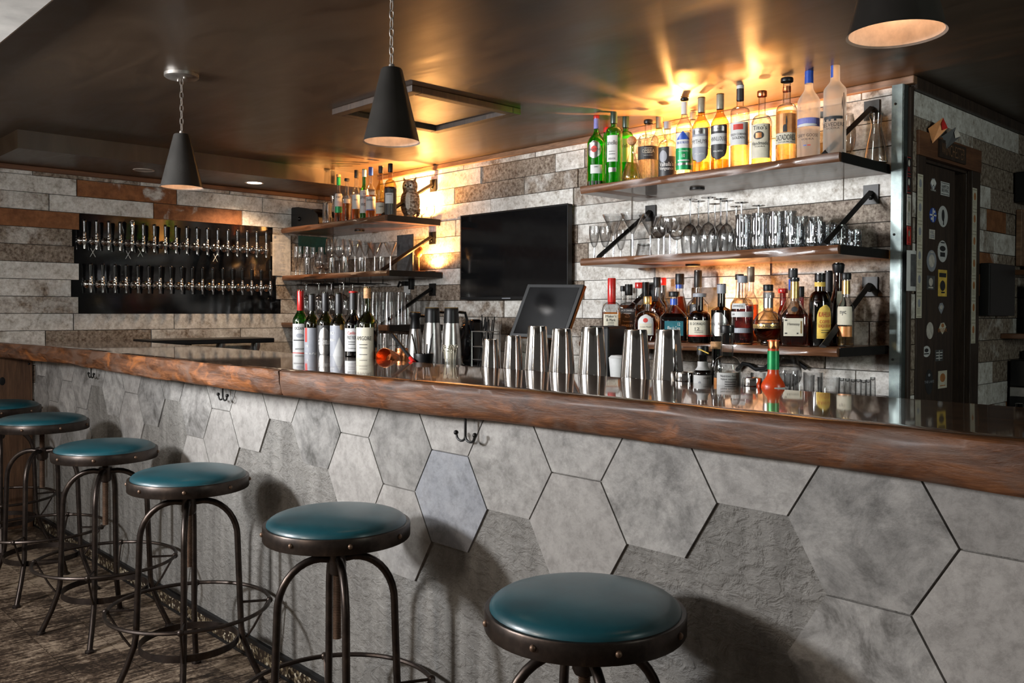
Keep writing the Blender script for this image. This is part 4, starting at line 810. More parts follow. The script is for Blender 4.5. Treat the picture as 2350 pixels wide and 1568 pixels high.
# ---- corner top shelf
z = ZLf[0]; g2 = 'whisky bottles on the corner top shelf'
for (px_, yt, w, Y, cm, glass, lq, fl, kw, lab) in [
    (777, 401, 20, YA, (M_CORK, .05, 1.2), G_CLEAR, L_AMBER, .25, dict(wrap=(M_GREENC, .78, .94), labels=[dict(m='white', z=(.2, .6), a=62, d=[('green', .2, .33, 50, 0, 'rect')], t=[('PORT', .52, .04, 30, 'ink')])]), 'whisky bottle with green foil neck, first from the left on the corner shelf'),
    (796, 410, 22, YA+.01, (M_BLACK, .06, 1.3), G_CLEAR, L_AMBER, .42, dict(cross='facet', labels=[dict(m='grey', z=(.42, .52), a=40)]), 'faceted whisky decanter bottle with amber bottom half, second from the left'),
    (818, 391, 22, YA, (M_BLACK, .15, 1.1), G_CLEAR, L_AMBER, .5, dict(labels=[dict(m='white', z=(.22, .5), a=50, o=-8, t=[('TEN', .4, .03, 20, 'ink')])]), 'amber bottle with tall black cap and narrow white label, third from the left'),
    (836, 389, 21, YA, (M_WHITE, .15, 1.1), G_DKGREEN, L_GREEN, .3, dict(labels=[dict(m='white', z=(.12, .58), a=66, t=[('LAPHROAIG', .43, .06, 56, 'ink'), ('10', .5, .03, 9, 'ink'), ('WHISKY', .29, .06, 40, 'ink')])]), 'green glass bottle with white cap and large white label'),
    (851, 384, 25, YA, (M_BLUE, .16, 1.15), G_CLEAR, L_AMBER, .45, dict(labels=[dict(m='white', z=(.15, .42), a=62, t=[('Glenfiddich', .36, .05, 50, 'ink')], d=[('violet', .15, .17, 50, 0, 'rect')])]), 'clear and amber bottle with blue cap and pale pink label'),
    (874, 381, 24, YA, (M_BLKL, .14, 1.2), G_GOLDG, L_AMBER, .3, dict(wrap=(M_CORK, .97, 1.0), labels=[dict(m='cream', z=(.06, .28), a=66, t=[('OBAN', .2, .03, 26, 'ink')])]), 'honey glass bottle with black foil and low square label'),
    (896, 376, 28, YA, (M_BLACK, .16, 1.2), G_GOLDG, L_DARK, .55, dict(labels=[dict(m='black', z=(.02, .52), a=180), dict(m='white', z=(.23, .43), a=40, o=-14, b=.0016, t=[('CASKMATES', .4, .022, 26, 'ink')])]), 'tall dark bottle with gold shoulder next to the owl')]:
    sb(z, px_, Y, yt, w, 'whisky_bottle', lab, glass, nr=.0125, zb=.52, zs=.7, belly='round' if 'tall dark' in lab else None, cap=cm, liq=lq, fill=fl, group=g2, **kw)
# ---- wine bottles and bar tools on the service ledge behind the bar top
YL = 2.03; z = ZLG; g4 = 'open wine bottles on the bar'
def lb(px_, Y, yt, w, *a, **k): return sb(ZLG, px_, Y, yt, w, *a, **k)
lb(690, YL, 666, 36, 'wine_bottle', 'green wine bottle with red foil cap, leftmost of the six on the bar', G_DKGREEN, nr=.0142, zb=.58, zs=.74, cap=(M_RED, .28, 1.1), liq=L_WINE if False else L_GREEN, fill=.45, group=g4, labels=[dict(m='white', z=(.1, .54), a=66, o=-8, d=[('red', .1, .15, 66, 0, 'rect'), ('ink', .31, .325, 50, 0, 'rect'), ('grey', .35, .41, 26, 0, 'oval')], t=[('OCEANS', .48, .04, 38, 'ink'), ('SAUVIGNON', .2, .025, 34, 'ink')])])
lb(716, YL, 675, 36, 'wine_bottle', 'wine bottle with black cap and a red stripe on its dark label', G_OLIVE, nr=.0142, zb=.58, zs=.74, cap=(M_BLKL, .24, 1.1), liq=L_DARK, fill=.45, group=g4, labels=[dict(m='grey', z=(.08, .52), a=60, o=-8, d=[('red', .32, .52, 10, -38, 'rect')], t=[('BLACK', .14, .06, 42, 'wink'), ('19', .26, .04, 10, 'wink', -30)])])
lb(747, YL, 671, 37, 'wine_bottle', 'wine bottle with a black label and ornate silver medallion', G_OLIVE, nr=.0142, zb=.58, zs=.74, cap=(M_BLKL, .26, 1.1), liq=L_DARK, fill=.5, group=g4, labels=[dict(m='black', z=(.06, .55), a=70, o=-8, d=[('silver', .12, .52, 46, 0, 'oval'), ('ink', .27, .38, 50, 0, 'rect')], t=[('ZONDELLO', .32, .055, 46, 'wink')])])
lb(778, YL, 673, 40, 'wine_bottle', 'green wine bottle with grey label cut by a white sweeping curve', G_OLIVE, nr=.0142, zb=.56, zs=.72, cap=(M_BLKL, .28, 1.1), liq=L_DARK, fill=.5, group=g4, labels=[dict(m='grey', z=(.02, .56), a=75, o=-8, d=[('white', .02, .4, 66, 10, 'tri'), ('gold', .5, .58, 14, 26, 'oval')], t=[('VACA', .46, .045, 18, 'wink', -42), ('BRUJAS', .36, .045, 20, 'wink', -42)])])
lb(811, YL, 669, 40, 'wine_bottle', 'dark red wine bottle with red ring cap and white label', G_BLACKG, nr=.0150, zb=.56, zs=.72, cap=(M_RED, .02, 1.25), wrap=(M_BLKL, .76, .975), liq=L_WINE, fill=.5, group=g4, labels=[dict(m='white', z=(.22, .52), a=56, o=-12, t=[('Carillo', .46, .04, 26, 'red'), ('PINOT NOIR', .4, .05, 30, 'ink'), ('Getting', .26, .02, 26, 'ink')], d=fine('ink', .34, .31))])
lb(843, YL, 659, 50, 'wine_bottle', 'wine bottle stoppered with a cork, rightmost of the six on the bar', G_OLIVE, nr=.0150, zb=.55, zs=.71, cap=(M_CORK, .14, 1.0), liq=L_WINE, fill=.5, group=g4, labels=[dict(m='cream', z=(.07, .51), a=56, o=-22, t=[('AMIGORE', .38, .05, 42, 'ink'), ('Sauvignon', .12, .025, 34, 'ink')], d=fine('ink', .3, .26, .18))])
tins = [(1127, 779, 46), (1178, 771, 47), (1233, 749, 58), (1290, 755, 60), (1360, 751, 68), (1459, 757, 70), (1533, 757, 74)]
for i, (px_, yt, w) in enumerate(tins):
    p, h = P_shelf(px_, YL, ZLG+.0005, yt); r = R_px(w, p)*1.04
    t = thing('cocktail_shaker_tin', 'upside-down steel shaker tin, %s' % ['leftmost and shortest of the row', 'second from the left, short', 'third from the left, first tall one', 'fourth from the left beside the tablet till', 'fifth from the left before the gap', 'sixth from the left after the gap', 'rightmost and widest of the row'][i], 'shaker tin', p, random.random()*3, 'shaker tins lined up on the bar')
    q = [(r*1.015, 0), (r*1.02, .003), (r, .007)]+[(r*(1-.28*(k/8)**1.15), .007+(h-.012)*k/8) for k in range(1, 9)]
    rt = q[-1][0]; q += [(rt*.97, h), (rt*.9, h+.0005), (rt*.86, h-.004), (.0001, h-.005)]
    mb = MB(); mb.lathe(q, 40); mb.build('tin_body', M_STEEL, t)
    mb = MB(); mb.lathe([(r*.985, .03), (r*.99, .031), (r*.985, .032)], 40); mb.build('rim_ring', M_BRUSH, t)
lb(1613, YL-.02, 795, 40, 'bitters_bottle', 'small dark bitters bottle in an oversized paper label', G_BROWN, nr=.012, zb=.5, zs=.64, cap=(M_BLACK, .16, 1.3), liq=L_DARK, fill=.4, labels=[dict(m='white', z=(.04, .47), a=85, t=[('AROMATIC', .42, .03, 24, 'ink', 28)], d=[('grey', .22, .36, 14, -20, 'diamond')]), dict(m='white', z=(.56, .72), a=80, b=.002)])
t = thing('cocktail_pick', 'yellow plastic pick lying across the neck of the bitters bottle', 'pick', at(1614, 806, 'Y', YL-.035)); mb = MB(); mb.tube([(-.014, 0, .004), (-.011, 0, .004), (.017, 0, -.006)], [.0025, .0018, .0018], 8); mb.build('pick_shaft', M_YELL, t)
lb(1644, YL+.03, 785, 26, 'bitters_bottle', 'small bottle with brown cap standing behind the clear syrup bottle', G_BLACKG, nr=.012, zb=.55, zs=.7, cap=(M_CORK, .12, 1.3), liq=L_DARK, fill=.5)
lb(1669, YL-.01, 747, 62, 'syrup_bottle', 'clear syrup bottle with black cap and nutrition facts label', G_CLEAR, nr=.0165, zb=.42, zs=.60, belly='round', cap=(M_BLACK, .1, 1.1), liq=L_CLEAR, fill=.4, labels=[dict(m='white', z=(.08, .39), a=58, o=14, t=[('Nutrition Facts', .35, .028, 34, 'ink', -6), ('Valeur nutritive', .31, .024, 34, 'ink', -6)], d=fine('ink', .27, .24, .2, .16)), dict(m='orange', z=(.2, .32), a=10, o=-56)])
lb(1775, YL-.02, 781, 54, 'hot_sauce_bottle', 'round red hot sauce bottle with shiny green neck foil', L_HOT, nr=.0135, zb=.30, zs=.52, cap=(M_COPPER, .13, 1.0), wrap=(M_GREENC, .56, .84), labels=[dict(m='white', z=(.1, .3), a=34, o=40, t=[('HOT', .2, .05, 14, 'red')])])
for i, (px_, yt, w, l) in enumerate([(1571, 854, 42, 'low jar with ridged chrome lid beside the widest shaker tin'), (1727, 867, 44, 'low jar with ridged chrome lid between syrup and hot sauce')]):
    p, h = P_shelf(px_, YL-.03, ZLG+.0005, yt); r = R_px(w, p); t = thing('lidded_jar', l, 'jar', p, 0)
    mb = MB(); mb.lathe([(.0001, .002), (r*.95, 0), (r*.97, .004), (r*.97, h*.55)], 28); mb.build('jar_body', G_DRINK, t)
    mb = MB(); mb.lathe([(r, h*.45), (r*1.02, h*.5), (r*.98, h*.6), (r*1.02, h*.7), (r*.98, h*.8), (r*1.0, h*.93), (r*.93, h), (.0001, h)], 32); mb.build('lid', M_STEEL, t)
# copper mugs
for px_, yt, w, tilt, l in [(892, 790, 44, 1.25, 'hammered copper mug lying on its side next to the corked bottle'), (922, 800, 32, .2, 'smaller copper mug standing behind the tools')]:
    p, h = P_shelf(px_, YL+(.03 if tilt > 1 else .12), ZLG, yt); r = R_px(w, p); t = thing('copper_mug', l, 'mug', (p.x, p.y, ZLG+ (r*1.0+.006 if tilt > 1 else .001)), .4)
    hh = .085 if tilt > 1 else h
    mt = Matrix.Rotation(tilt if tilt > 1 else 0, 4, 'X')
    mb = MB(); mb.lathe([(.0001, -hh/2+.002), (r*.8, -hh/2), (r*.98, -hh/2+.012), (r, 0), (r*.92, hh/2), (r*.88, hh/2-.001), (r*.94, 0), (r*.9, -hh/2+.012), (.0001, -hh/2+.006)], 32, mat=Matrix.Translation((0, 0, 0 if tilt > 1 else hh/2)) @ mt); mb.build('mug_body', M_COPPER, t)
# muddler
t = thing('muddler', 'black muddler with red tip leaning beside the copper mugs', 'muddler', (0, 0, 0)); a, b = at(901, 769, 'Y', YL+.06), at(950, 832, 'Y', YL-.02); b.z = max(b.z, ZLG+.012)
mb = MB(); mb.tube([a, a.lerp(b, .85)], .0075, 10); mb.build('rod', M_BLACK, t); mb = MB(); mb.tube([a.lerp(b, .85), b], .0085, 10); mb.build('red_tip', M_RED, t)
# bar caddy with tools
t = thing('bar_tool_cup', 'black cup stuffed with bar spoons and metal straws', 'tool cup', (at(972, 830, 'Y', YL+.03).x, YL+.03, ZLG+.001)); mb = MB(); mb.lathe([(.0001, 0), (.032, 0), (.038, .075), (.035, .075), (.03, .004), (.0001, .004)], 20); mb.build('cup', M_BLACK, t)
rg = random.Random(4)
for k in range(13):
    a = rg.uniform(-1, 1); L = rg.uniform(.1, .16); mb = MB(); x0 = a*.018; mb.tube([(x0, rg.uniform(-.012, .012), .008), (x0+(a*.25-.12)*L*1.3, rg.uniform(-.02, .02), L)], rg.choice((.0016, .0022, .003)), 6); mb.build('straw', [M_BRUSH, M_STEEL, M_BLACK][k % 3], t)
# knotted picks
p, h = P_shelf(1036, YL, ZLG+.0005, 806); t = thing('pick_glass', 'short glass packed with knotted bamboo cocktail picks', 'pick glass', p)
mb = MB(); mb.lathe([(.0001, .003), (.028, 0), (.031, .065)], 24); mb.build('tumbler', G_DRINK, t)
for k in range(34):
    a = rg.uniform(0, 2*PI); rr = rg.uniform(.0, .026); x0, y0 = rr*.7*math.cos(a), rr*.7*math.sin(a); x1, y1 = x0*1.6+rg.uniform(-.006, .006), y0*1.6; zt = rg.uniform(.085, .105)
    mb = MB(); mb.tube([(x0, y0, .006), (x1, y1, zt)], .0011, 5); q = rg.uniform(0, 2*PI)
    mb.tube([(x1+.0055*math.cos(b)*math.cos(q), y1+.0055*math.cos(b)*math.sin(q), zt+.005+.0055*math.sin(b)) for b in [2*PI*i/8 for i in range(8)]], .0011, 5, closed=True); mb.build('knotted_pick', M_CREAM if k % 3 else M_KHAKI, t)
# ------------------------------------------------------------------ GLASSWARE
def glass_mesh(kind, h, r):
    """(list of (part name, profile, material)) for one glass of height h and widest radius r"""
    b = min(r*.8, .036)
    if kind == 'wine': return [('foot', [(.0001, .003), (b, 0), (b, .001), (.005, .005)]), ('stem', [(.004, .004), (.0033, h*.2), (.0038, h*.42), (.006, h*.45)]), ('bowl', [(.005, h*.45), (r*.55, h*.5), (r*.93, h*.62), (r, h*.72), (r*.93, h*.87), (r*.8, h)])]
    if kind == 'goblet': return [('foot', [(.0001, .003), (b*.9, 0), (b*.9, .001), (.005, .005)]), ('stem', [(.0045, .004), (.0035, h*.2), (.0045, h*.34)]), ('bowl', [(.005, h*.35), (r*.5, h*.42), (r*.85, h*.6), (r, h*.8), (r*.96, h)])]
    if kind == 'flute': return [('foot', [(.0001, .003), (b*1.1, 0), (b*1.1, .001), (.004, .005)]), ('stem', [(.0035, .004), (.003, h*.28), (.005, h*.34)]), ('bowl', [(.005, h*.34), (r*.6, h*.42), (r*.95, h*.6), (r, h*.75), (r*.92, h)])]
    if kind == 'martini': return [('foot', [(.0001, .003), (b*1.05, 0), (b*1.05, .001), (.005, .005)]), ('stem', [(.0045, .004), (.004, h*.3), (.0055, h*.52)]), ('bowl', [(.0055, h*.52), (r*.12, h*.54), (r, h*.995), (r*1.0, h)])]
    if kind == 'coupe': return [('foot', [(.0001, .003), (b, 0), (b, .001), (.005, .005)]), ('stem', [(.0045, .004), (.0035, h*.3), (.0045, h*.58)]), ('bowl', [(.0045, h*.58), (r*.5, h*.63), (r*.9, h*.76), (r, h*.9), (r*.99, h)])]
    if kind == 'brandy': return [('foot', [(.0001, .003), (r*.75, 0), (r*.75, .001), (.005, .005)]), ('stem', [(.0045, .004), (.004, h*.12), (.006, h*.2)]), ('bowl', [(.006, h*.2), (r*.75, h*.32), (r, h*.52), (r*.9, h*.75), (r*.62, h)])]
    if kind == 'pint': return [('tumbler', [(.0001, .006), (r*.66, .004), (r*.68, 0), (r*.72, .02), (r*.84, h*.5), (r, h)])]
    if kind == 'shot': return [('tumbler', [(.0001, .012), (r*.72, .008), (r*.74, 0), (r*.78, .02), (r, h)])]
    if kind == 'tumbler': return [('tumbler', [(.0001, .010), (r*.84, .006), (r*.86, 0), (r*.92, .012), (r, h)])]
    if kind in ('highball', 'rocks'): return [('tumbler', [(.0001, .012), (r*.88, .010), (r*.92, 0), (r, .012)]+[(r, .012+(h-.02)*k/10) for k in range(1, 11)]+[(r*.98, h), (r*.93, h-.001), (r*.9, .016), (.0001, .015)])]
_gc = {}
def glass(kind, p, h, r, label, flip=False, group=None, name=None, mat=None):
    key = (kind, round(h, 2), round(r, 3), flip, mat)
    name = name or {'wine': 'wine_glass', 'goblet': 'goblet', 'flute': 'champagne_flute', 'martini': 'martini_glass', 'coupe': 'coupe_glass', 'brandy': 'brandy_glass', 'pint': 'pint_glass', 'shot': 'shot_glass', 'tumbler': 'tumbler', 'highball': 'cut_highball_glass', 'rocks': 'cut_rocks_glass'}[kind]
    if key in _gc:
        t = copy_tree(_gc[key]); t.location = p; t['label'] = label; t.rotation_euler[2] = random.random()*6
        if group: t['group'] = group
        return t
    t = thing(name, label, 'glass', p, 0, group); _gc[key] = t
    cut = kind in ('highball', 'rocks'); n = 96 if cut else 28
    for pn, pr in glass_mesh(kind, h, r):
        rf = None
        if cut:
            def rf(a, rr, z, r=r, h=h): 
                if rr < r*.97: return rr
                return rr+.0016*(math.sin(12*a+z*230)*math.sin(12*a-z*230) if z > h*.38 and z < h*.93 else math.cos(18*a)*.8)
        # smooth the profile
        if not cut and len(pr) > 3 and pn == 'bowl' and kind != 'martini': pr = spline(pr, 4)
        mb = MB(); mb.lathe(pr, n, 0, rf)
        if flip: mb.v = [(x, y, h-z) for x, y, z in mb.v]
        mb.build(pn, mat or (G_CUT if cut else G_STEM if pn in ('stem', 'foot') else G_DRINK), t, angle=20 if cut else 60)
    return t
def spline(pr, k):
    out = []
    P = [pr[0]]+pr+[pr[-1]]
    for i in range(1, len(P)-2):
        for j in range(k):
            t_ = j/k; q = []
            for c in (0, 1):
                a, b, c_, d = P[i-1][c], P[i][c], P[i+1][c], P[i+2][c]
                q.append(.5*((2*b)+(-a+c_)*t_+(2*a-5*b+4*c_-d)*t_*t_+(-a+3*b-3*c_+d)*t_**3))
            out.append((max(.0001, q[0]), q[1]))
    out.append(pr[-1]); return out
def sg(shelfz, kind, px_, Y, yt, w, label, **k):
    p, h = P_shelf(px_, Y, shelfz+.0005, yt); return glass(kind, p, h, R_px(w, p), label, **k)
def rowg(shelfz, kind, lst, desc, group, **k):
    n = len(lst); nm = (lambda i: 'leftmost' if i == 0 else 'rightmost' if i == n-1 else ORD[i]+' from the left')
    for i, (px_, Y, yt, w) in enumerate(lst): sg(shelfz, kind, px_, Y, yt, w, desc.replace('*', nm(i)) if n > 1 else desc.replace('*, ', '').replace(', *', ''), group=group, **k)
z = ZR[1]; A_, B_, C_ = YS+.06, YS+.16, YS+.27
rowg(z, 'goblet', [(1364, A_, 519, 24), (1389, A_+.03, 519, 26), (1425, C_+.03, 527, 23)], 'small clear goblet near the left end of the middle right shelf, *', 'goblets on the middle right shelf')
rowg(z, 'martini', [(1408, B_, 493, 51), (1452, A_+.01, 490, 56), (1493, B_+.03, 494, 54)], 'wide martini glass on the middle right shelf, *', 'martini glasses on the middle right shelf')
rowg(z, 'shot', [(1478, A_, 560, 40)], 'small flared glass upside-down between the martini glasses and coupes', None, flip=True)
rowg(z, 'coupe', [(1512, A_+.02, 519, 38), (1524, C_+.03, 500, 42), (1538, B_, 498, 48), (1553, A_+.03, 527, 34)], 'shallow coupe glass standing upright on the middle right shelf, *', 'coupe glasses on the middle right shelf')
rowg(z, 'wine', [(1584, A_, 458, 42), (1603, B_+.01, 462, 40), (1626, A_, 454, 43), (1641, C_, 468, 38), (1654, B_+.01, 457, 41), (1668, A_, 461, 40), (1690, C_, 474, 37), (1702, B_+.02, 465, 40), (1741, B_+.04, 472, 38)], 'wine glass turned upside-down on the middle right shelf, *', 'upturned wine glasses on the middle right shelf', flip=True)
rowg(z, 'highball', [(1706, A_, 493, 35), (1744, A_, 491, 36), (1782, A_, 486, 37), (1810, B_+.04, 485, 34)], 'tall cut-crystal highball glass on the middle right shelf, *', 'cut highball glasses')
rowg(z, 'rocks', [(1823, A_, 514, 45), (1871, A_, 511, 46), (1901, C_, 513, 42), (1925, B_+.01, 517, 41), (1957, C_+.03, 528, 38)], 'low cut-crystal tumbler on the middle right shelf, *', 'cut rocks glasses')
rowg(z, 'highball', [(1838, C_, 497, 32), (1872, C_+.06, 499, 32)], 'cut-crystal highball glass behind the low tumblers, *', 'cut highball glasses in the back')
z = ZLf[1]
rowg(z, 'flute', [(679, A_, 565, 10), (688, A_+.05, 565, 10), (703, A_+.03, 566, 13), (717, B_, 566, 13), (736, B_+.03, 566, 13)], 'champagne flute at the left end of the corner middle shelf, *', 'flutes on the corner middle shelf')
rowg(z, 'brandy', [(733, A_, 579, 25), (748, A_+.06, 583, 22)], 'round brandy glass on the corner middle shelf, *', 'brandy glasses on the corner middle shelf')
rowg(z, 'wine', [(757, A_+.02, 549, 21), (779, A_, 549, 26), (798, B_, 550, 22)], 'large upright wine glass on the corner middle shelf, *', 'large wine glasses on the corner middle shelf')
rowg(z, 'martini', [(815, B_, 552, 32), (838, A_+.06, 555, 34), (860, A_, 557, 37), (896, A_-.01, 557, 31)], 'martini glass on the corner middle shelf, *', 'martini glasses on the corner middle shelf')
rowg(z, 'tumbler', [(706, A_, 592, 15), (720, C_, 590, 15), (762, A_+.01, 592, 17), (792, A_, 590, 18), (829, A_, 591, 17), (876, B_, 590, 18)], 'low tumbler among the stemmed glasses on the corner middle shelf, *', 'tumblers on the corner middle shelf')
z = ZLf[2]
rowg(z, 'pint', [(828, A_, 671, 31), (861, A_, 670, 32), (893, A_, 670, 32), (919, B_, 671, 30), (845, B_+.01, 672, 28), (877, B_+.02, 672, 28), (898, C_, 672, 28), (934, C_+.03, 673, 27)], 'pint glass upside-down on the corner bottom shelf, *', 'upturned pint glasses', flip=True)
rowg(z, 'flute', [(703, A_, 694, 17), (733, A_, 694, 17), (763, A_, 694, 17), (793, A_+.02, 694, 17)], 'stemmed flute behind the wine bottles on the corner bottom shelf, *', 'flutes on the corner bottom shelf')
# hanging rack with upside-down wine glasses under the middle corner shelf
t = thing('glass_rack', 'black wire rack for stemware fixed under the corner middle shelf', 'rack', (XS0, YW, ZLf[1]-.034))
xs = [at(q, 645, 'Y', 3.3)[0] for q in (717, 746, 775, 803)]
for x in [xs[0]-.07]+[(a+b)/2 for a, b in zip(xs, xs[1:])]+[xs[-1]+.07]:
    mb = MB(); mb.tube([(x-XS0-.012, -.05, -.03), (x-XS0-.012, -.38, -.03)], .003, 6); mb.tube([(x-XS0+.012, -.05, -.03), (x-XS0+.012, -.38, -.03)], .003, 6)
    for yy in (-.08, -.35): mb.tube([(x-XS0, yy, -.03), (x-XS0, yy, 0)], .003, 6)
    mb.build('rack_rail', M_IRON, t)
k = 0
for i, x in enumerate(xs):
    for yy in (3.25, 3.42):
        glass('wine', (x, yy, ZLf[1]-.034-.027-.175), .175, .038, 'wine glass hanging upside-down in the rack, %s pair from the left, %s one' % (ORD[i], 'front' if yy < 3.3 else 'back'), flip=True, group='wine glasses hanging in the rack')
# ------------------------------------------------------------------ back counter and what stands on it
ZB = .95
def box_thing(name, label, cat, part, x0, y0, z0, x1, y1, z1, m, bevel=.004):
    t = thing(name, label, cat, ((x0+x1)/2, (y0+y1)/2, z0)); mb = MB(); mb.box(x0-t.location.x, y0-t.location.y, 0, x1-t.location.x, y1-t.location.y, z1-z0); mb.build(part, m, t, smooth=False, bevel=bevel); return t
t = thing('back_counter', 'dark wood back counter running under the wall shelves', 'counter', (0, YW, 0))
mb = MB(); mb.box(XL+.02, -.6, ZB-.04, XC-.07, -.02, ZB); mb.box(XC-.07, -.6, ZB-.04, XC+.15, -.08, ZB); mb.build('worktop', M_SHELF, t, smooth=False, bevel=.004)
mb = MB(); mb.box(XL+.02, -.56, 0, XC-.07, -.02, ZB-.04); mb.box(XC-.07, -.56, 0, XC+.13, -.1, ZB-.04); mb.build('cabinet_body', M_BLACK, t, smooth=False)
t = thing('drip_counter', 'low black drip tray counter below the tap board', 'counter', (XL+.01, 2.1, 0))
mb = MB(); mb.box(.02, 0, 1.07, .33, .82, 1.10); mb.build('tray_top', M_BLACK, t, smooth=False, bevel=.004)
for yy in (.2, .5, .75): mb = MB(); mb.lathe([(.018, .86), (.018, 1.0), (.03, 1.04), (.03, 1.07)], 14, origin=(.2, yy, 0)); mb.build('drain', M_BRUSH, t)
mb = MB(); mb.box(.02, 0, 0, .30, .82, .86); mb.build('cabinet', M_BLACK, t, smooth=False)
def airpot(px_, Y, yt, w, label, small=False):
    p, h = P_shelf(px_, Y, ZB+.001, yt); r = R_px(w, p)*1.02; t = thing('thermal_jug', label, 'jug', p, R(65))
    if small: pr = [(.0001, 0), (r, .0), (r*1.02, .01), (r, h*.2), (r*.85, h*.45), (r*.6, h*.7)]
    else: pr = [(.0001, 0), (r*1.0, .0), (r*1.02, .01), (r, h*.3), (r*.88, h*.6), (r*.76, h*.76)]
    mb = MB(); mb.lathe(pr, 36); mb.build('steel_body', M_BRUSH, t)
    zt = h*(.7 if small else .76); rt = r*(.6 if small else .76)
    mb = MB(); mb.lathe([(rt, zt), (rt*.98, zt+.012), (rt*(.8 if small else .95), h*.88), (rt*(1.1 if small else .92), h*.93), (rt*(1.1 if small else .9), h-.006), (rt*.8, h), (.0001, h)], 32); mb.build('black_lid', M_BLACK, t)
    mb = MB(); mb.tube([(rt, 0, h*.93), (rt+.035, 0, h*.92), (rt+.045, 0, h*.82), (rt+.04, 0, h*.6), (rt+.012, 0, h*.45)], .008, 8); mb.build('handle', M_BLACK, t)
    mb = MB(); mb.lathe([(rt*.86, h-.004), (rt*.9, h+.001), (rt*.82, h+.001)], 32); mb.build('gold_rim', M_GOLD, t)
airpot(953, 3.12, 716, 40, 'small steel thermal jug with black hourglass neck, left of the trio', True); airpot(992, 3.06, 706, 46, 'steel thermal jug with black lid, middle of the trio'); airpot(1036, 3.06, 706, 46, 'steel thermal jug with black lid, right of the trio beside the kettle')
# kettle-like grinder
p, h = P_shelf(1080, 3.31, ZB+.001, 733); t = thing('coffee_grinder', 'glossy black rounded appliance right of the thermal jugs', 'appliance', p, R(-10))
mb = MB(); mb.box(-.075, -.06, .0, .075, .06, .035); mb.box(-.06, -.03, .03, .06, .05, h); mb.build('body', M_BLACKG, t, smooth=False, bevel=.02)
mb = MB(); mb.lathe([(.0001, -.03), (.05, -.028), (.062, -.012), (.064, 0)], 32, mat=Matrix.Translation((0, -.035, h*.55)) @ Matrix.Rotation(PI/2, 4, 'X') @ Matrix.Scale(-1, 4, (0, 0, 1)) @ Matrix.Scale(1.6, 4, (0, 1, 0))); mb.build('round_cover', M_BLACKG, t)
# straw organiser
p, h = P_shelf(1115, 3.12, ZB+.001, 760); t = thing('straw_organiser', 'wire organiser holding dark straws beside the tablet till', 'organiser', p)
mb = MB()
for zz in (.02, h*.35, h*.65, h): mb.box(-.06, -.05, zz-.004, .06, .05, zz)
for sx in (-.058, .058):
    for sy in (-.048, .048): mb.tube([(sx, sy, 0), (sx, sy, h)], .004, 6)
mb.build('rack', M_BRUSH, t, smooth=False)
for i in range(12): mb = MB(); x = -.045+.09*rg.random(); mb.tube([(x, rg.uniform(-.04, .04), .02), (x+.004, rg.uniform(-.04, .04), h+rg.uniform(.05, .09))], .003, 6); mb.build('straw', M_BLACK, t)
# tablet till
pa, pb, pc = at(1211, 652, 'Y', 2.98), at(1341, 653, 'Y', 2.98), at(1168, 772, 'Y', 2.86)
t = thing('tablet_till', 'black tablet point-of-sale till on an angled stand with warm light painted orange on its side', 'till', (-2.93, 2.95, ZB+.001), R(30))
def till():
    # build in world coordinates then shift into the root frame
    import mathutils
    tl, tr = at(1211, 652, 'Y', 3.02), at(1340, 653, 'Y', 3.10); bl = at(1168, 772, 'Y', 2.93); br = bl+(tr-tl)*1.0
    n = (tr-tl).cross(bl-tl).normalized()
    if n.y < 0: n = -n
    inv = (Matrix.Translation(t.location) @ Matrix.Rotation(R(30), 4, 'Z')).inverted()
    def slab4(q, th, name, m, shrink=0., off=0.):
        c = sum(q, Vector())/4; q = [c+(v-c)*(1-shrink) for v in q]; vs = [inv @ (v+n*off) for v in q]+[inv @ (v+n*(off+th)) for v in q]
        mb = MB(); mb.add(vs, [(0, 1, 2, 3), (7, 6, 5, 4), (0, 4, 5, 1), (1, 5, 6, 2), (2, 6, 7, 3), (3, 7, 4, 0)]); return mb.build(name, m, t, smooth=False, bevel=.002)
    q = [tl, tr, br, bl]; slab4(q, .012, 'bezel', M_BLACK); slab4(q, .001, 'screen', M_BLACKG, .12, -.0012); tag(slab4(q, .02, 'back_shell', M_ORANGE, .0, .0125), 'edge coloured orange for the warm light on it')  # orange shell colour stands in for warm light on the till side
    c = sum(q, Vector())/4; a = inv @ (c+n*.03); mb = MB(); mb.tube([a, (0, .02, .03)], .03, 10); mb.lathe([(.0001, .015), (.10, .012), (.105, 0)], 24, origin=(0, .02, 0)); mb.build('stand', M_BLACK, t)
till()
# receipt printer, paper cup and small things on the back counter
p = at(1350, 748, 'Y', 3.0); q_ = at(1398, 748, 'Y', 3.0); box_thing('receipt_printer', 'flat black receipt printer right of the tablet till', 'printer', 'case', p.x, 2.99, ZB+.001, q_.x, 3.13, p.z, M_BLACK, .012)
p, h = P_shelf(1418, 3.0, ZB+.001, 822); t = thing('paper_cup', 'white paper cup with dark print between two shaker tins', 'cup', p); mb = MB(); mb.lathe([(.0001, 0), (.028, 0), (.04, max(.05, h)), (.042, max(.05, h)), (.03, max(.05, h)+.012), (.0001, max(.05, h)+.014)], 24); mb.build('cup_body', M_WHITE, t)
rowg(ZB, 'pint', [(877, 3.06, 766, 32), (899, 3.26, 766, 28), (922, 3.06, 768, 30)], 'pint glass on the back counter behind the copper mugs, *', 'pint glasses on the back counter')
rowg(ZB, 'tumbler', [(1712, 3.07, 856, 34), (1740, 3.12, 855, 34), (1800, 3.06, 857, 34), (1816, 3.16, 850, 34), (1844, 3.06, 861, 50), (1866, 3.2, 855, 44), (1902, 3.06, 866, 50)], 'clear tumbler on the back counter below the bottom right shelf, *', 'tumblers on the back counter')
